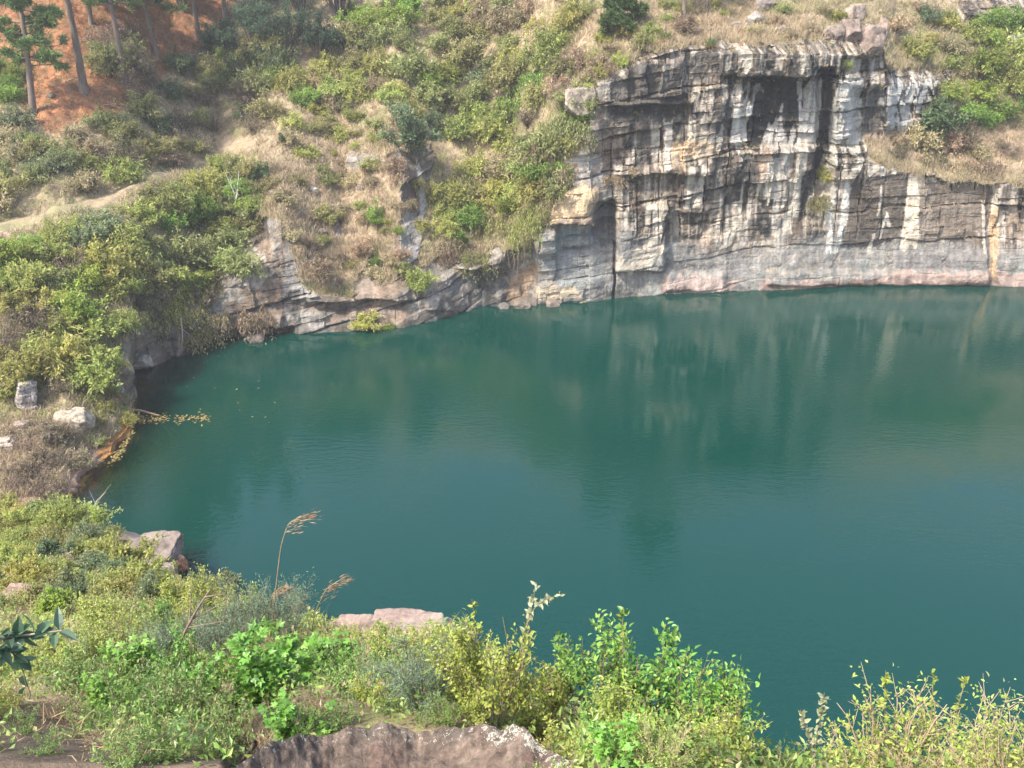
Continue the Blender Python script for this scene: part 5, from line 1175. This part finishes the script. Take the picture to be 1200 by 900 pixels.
blades(veg & dryz, PA, 9000, 7, .45, .022, [(.43, .335, .23), (.35, .26, .18), (.49, .40, .285)], [5, 3, 3], rng, 'dry_grass', 'thick straw grass on the driest slopes and ledges', 'grass')
blades(veg & need, PA, 9000, 6, .25, .02, [(.40, .19, .08), (.30, .15, .07), (.2, .17, .07)], [4, 3, 1], rng, 'needle_litter', 'orange pine needle litter under the pines', 'needles', .6, 1.2)
gu = np.gradient(PA, axis=1); gv = np.gradient(PA, axis=0); nn = norm(np.cross(gu, gv)); nn *= np.sign(nn[..., 2:3] + 1e-9)
ledge = (ROCK > .5) & (nn[..., 2] > .72) & (PA[..., 2] > 1.2) & (PYA > 0) & (PYA < 330)
blades(ledge, PA, 1500, 6, .38, .022, [(.43, .32, .2), (.36, .26, .17), (.28, .25, .11)], [4, 3, 2], rng, 'dry_grass', 'tufts of dry grass on the cliff ledges', 'grass', .6, .8)
lip = (ROCK < .5) & (np.roll(ROCK, 12, 0) > .5) & (PYA < 330) & (PYA > 20)
if lip.sum() > 50: blades(lip, PA, 2600, 8, .7, .024, [(.43, .34, .23), (.34, .26, .18), (.27, .25, .12)], [4, 3, 2], rng, 'hanging_grass', 'dry grass hanging over the cliff edges', 'grass', 1.5, 1.0)
# near bank
nb_ = np.zeros(PB.shape[:2], bool); nb_[20:nup] = True
ppxB = np.tile(pxb, (PB.shape[0], 1))
# resample the near bank more densely so that plants do not line up with its grid
def dense(P, k):
    r, c = P.shape[:2]; rr = rng.uniform(24, nup - 2, k); cc_ = rng.uniform(40, c - 90, k); i, j = rr.astype(int), cc_.astype(int); a, b = (rr - i)[:, None], (cc_ - j)[:, None]
    return P[i, j] * (1 - a) * (1 - b) + P[i + 1, j] * a * (1 - b) + P[i, j + 1] * (1 - a) * b + P[i + 1, j + 1] * a * b
DN = dense(PB, 260000)[None]
farn = DN[..., 1] > 5.5
dpx, dpy = pix(DN)
rockz = inpoly(dpx, dpy, [(270, 905), (300, 888), (345, 868), (400, 858), (480, 853), (620, 856), (650, 880), (690, 905)]) | (inpoly(dpx, dpy, [(250, 905), (705, 905), (760, 2000), (200, 2000)]))
bare = rockz | inpoly(dpx, dpy, [(365, 725), (530, 722), (540, 750), (500, 762), (380, 755)]) | inpoly(dpx, dpy, [(-20, 830), (110, 838), (150, 905), (-20, 905)]) | inpoly(dpx, dpy, [(130, 622), (206, 630), (200, 668), (165, 660), (120, 640)])
cover(farn & ~bare, DN, 60000, .055, .03, [(.23, .27, .065), (.31, .33, .10), (.16, .20, .05), (.34, .29, .17), (.18, .24, .12)], [5, 4, 3, 2, 2], .28, rng, 'undergrowth', 'leafy undergrowth on the near slope', 'undergrowth', 2.5)
cover(~farn & ~bare, DN, 42000, .026, .013, [(.13, .22, .045), (.20, .26, .065), (.09, .15, .035), (.26, .21, .12)], [5, 4, 3, 2], .12, rng, 'undergrowth', 'small weeds carpeting the ground at the viewpoint', 'undergrowth', 5, M_NEAR)
blades(~bare & farn, DN, 5000, 4, .22, .008, [(.36, .27, .16), (.28, .20, .11), (.22, .24, .08)], [4, 3, 3], rng, 'dry_grass', 'thin dry grass on the near slope', 'grass', .4, .7)
blades(~bare & ~farn, DN, 1500, 4, .09, .0022, [(.36, .27, .16), (.28, .20, .11), (.22, .24, .08)], [4, 3, 3], rng, 'dry_grass', 'fine dry grass between the plants at the viewpoint', 'grass', .5, .9)
blades(inpoly(dpx, dpy, [(-20, 820), (130, 820), (170, 905), (-20, 905)]), DN, 130, 4, .07, .0025, [(.30, .22, .13), (.22, .15, .09)], [4, 3], rng, 'dry_grass', 'flattened dead grass on the dark soil', 'grass', .8, 1.6)
# leaves and weed floating by the grassy point
n = 210; fx = rng.uniform(160, 244, n); fy = 491 + (fx - 200) * -.02 + rng.normal(0, 3.0, n); far_ = rng.random(n) < .10; fx = np.where(far_, rng.uniform(150, 330, n), fx); fy = np.where(far_, rng.uniform(440, 500, n), fy)
fx2 = rng.uniform(-1, 1, 160); bx = np.interp(rng.random(160), np.linspace(0, 1, 5), [152, 150, 146, 135, 124]); by = np.interp(bx, [124, 135, 146, 150, 152], [544, 532, 516, 504, 488])
fx = np.concatenate([fx, bx + rng.uniform(0, 7, 160)]); fy = np.concatenate([fy, by + rng.uniform(-2, 3, 160)]); n = len(fx)
P = np.array([[xof(a, yof(b, .02), .02), yof(b, .02), .02] for a, b in zip(fx, fy)]); P[:, 2] += rng.random(n) * .02
A = norm(rdir(rng, n) * np.array([1, 1, .08])); N_ = orth(norm(np.array([0, 0, 1]) + rdir(rng, n) * .15), A)
mb = MB(); v, f, k = leaf4(P, A, N_, rng.uniform(.08, .24, n), rng.uniform(.04, .1, n), .05); mb.add(v, [f], rep(mixcol(rng, n, [(.34, .25, .09), (.27, .18, .08), (.22, .22, .08)], [4, 3, 2], .2), k))
tag(link('floating_leaves', mb.mesh('floating_leaves', M_STRAW)), 'yellow leaves and weed floating beside the grassy point', 'leaves', kind='stuff')

# ------------------------------------------------------------------ labels that single out each plant
NUM = ['zero', 'one', 'two', 'three', 'four', 'five', 'six', 'seven', 'eight', 'nine', 'ten', 'eleven', 'twelve', 'thirteen', 'fourteen']
ORD = ['leftmost', 'second from left', 'third from left', 'fourth from left', 'fifth from left', 'sixth from left', 'seventh from left', 'eighth from left', 'ninth from left']
def plural(w): return w + 'es' if w.endswith('sh') else w + 's'
def px_of(o): return pix(np.array(o.location)[None])[0][0]
by = {}
for r in REG: by.setdefault((r[1], r[2], r[3]), []).append(r)
sets = []
for k, rs in by.items():
    if len(rs) > 6:                                             # tell the bigger ones from the smaller ones first
        rs.sort(key=lambda r: r[0].scale[0]); h = len(rs) // 2
        sets += [(k, 'smaller ', rs[:h]), (k, 'larger ', rs[h:])]
    else: sets.append((k, '', rs))
for (look, shape, place), size, rs in sets:
    rs.sort(key=lambda r: px_of(r[0]))
    for i, r in enumerate(rs):
        if len(rs) == 1: lb = f'{size}{look} {shape} {place}'
        else: lb = f"{ORD[i] if i < len(rs) - 1 else 'rightmost'} of {NUM[len(rs)]} {size}{look} {plural(shape)} {place}"
        tag(r[0], lb, r[4], r[5])
        if len(lb.split()) > 16: print('LONG LABEL', len(lb.split()), lb)

# ------------------------------------------------------------------ thin haze over the lake
hm, hnt, hN, hL = new_mat('haze_air')
ho_ = hN.new('ShaderNodeOutputMaterial'); hv = hN.new('ShaderNodeVolumePrincipled'); hv.inputs['Color'].default_value = (.95, .97, 1, 1); hv.inputs['Density'].default_value = HAZE; hv.inputs['Anisotropy'].default_value = .2
hL.new(hv.outputs[0], ho_.inputs['Volume'])
mb = MB(); lo, hi = np.array([-170, -40, -6.0]), np.array([220, 230, 92.0])
cv = np.array([[x, y, z] for z in (0, 1) for y in (0, 1) for x in (0, 1)]) * (hi - lo) + lo
mb.add(cv, np.array([[0, 2, 3, 1], [4, 5, 7, 6], [0, 1, 5, 4], [2, 6, 7, 3], [0, 4, 6, 2], [1, 3, 7, 5]]), (1, 1, 1))
hz = link('haze', mb.mesh('haze', hm)); tag(hz, 'thin pale haze hanging in the air over the lake', 'haze', kind='stuff')

# ------------------------------------------------------------------ light, sky, camera
sd = Vector((-.52, -.42, .80)).normalized()
w = bpy.data.worlds.new('World'); bpy.context.scene.world = w; w.use_nodes = True
nt = w.node_tree; bg = nt.nodes['Background']; sky = nt.nodes.new('ShaderNodeTexSky'); sky.sky_type = 'NISHITA'; sky.sun_disc = False
sky.sun_elevation = math.asin(sd.z); sky.sun_rotation = math.atan2(sd.x, sd.y); sky.dust_density = 3.0; sky.air_density = 1.0
nt.links.new(sky.outputs[0], bg.inputs[0]); bg.inputs[1].default_value = .15
su = bpy.data.lights.new('sun', 'SUN'); su.energy = 3.2; su.angle = math.radians(4); su.color = (1, .94, .84)
so = bpy.data.objects.new('sun', su); C.objects.link(so); so.rotation_euler = sd.to_track_quat('Z', 'Y').to_euler()
cam = bpy.data.cameras.new('camera'); co = bpy.data.objects.new('camera', cam); C.objects.link(co)
cam.sensor_width = 36; cam.lens = FOC / 1200 * 36; cam.clip_start = .05; cam.clip_end = 1000
co.location = (0, 0, H); co.rotation_euler = (PI / 2 - PITCH, 0, 0)
sc = bpy.context.scene; sc.camera = co
sc.view_settings.view_transform = 'Standard'; sc.view_settings.look = 'None'; sc.view_settings.exposure = 1.62; sc.view_settings.gamma = 1
sc.render.engine = 'CYCLES'; sc.cycles.use_denoising = True; sc.cycles.max_bounces = 6; sc.cycles.transparent_max_bounces = 8
sc.cycles.sample_clamp_indirect = 6
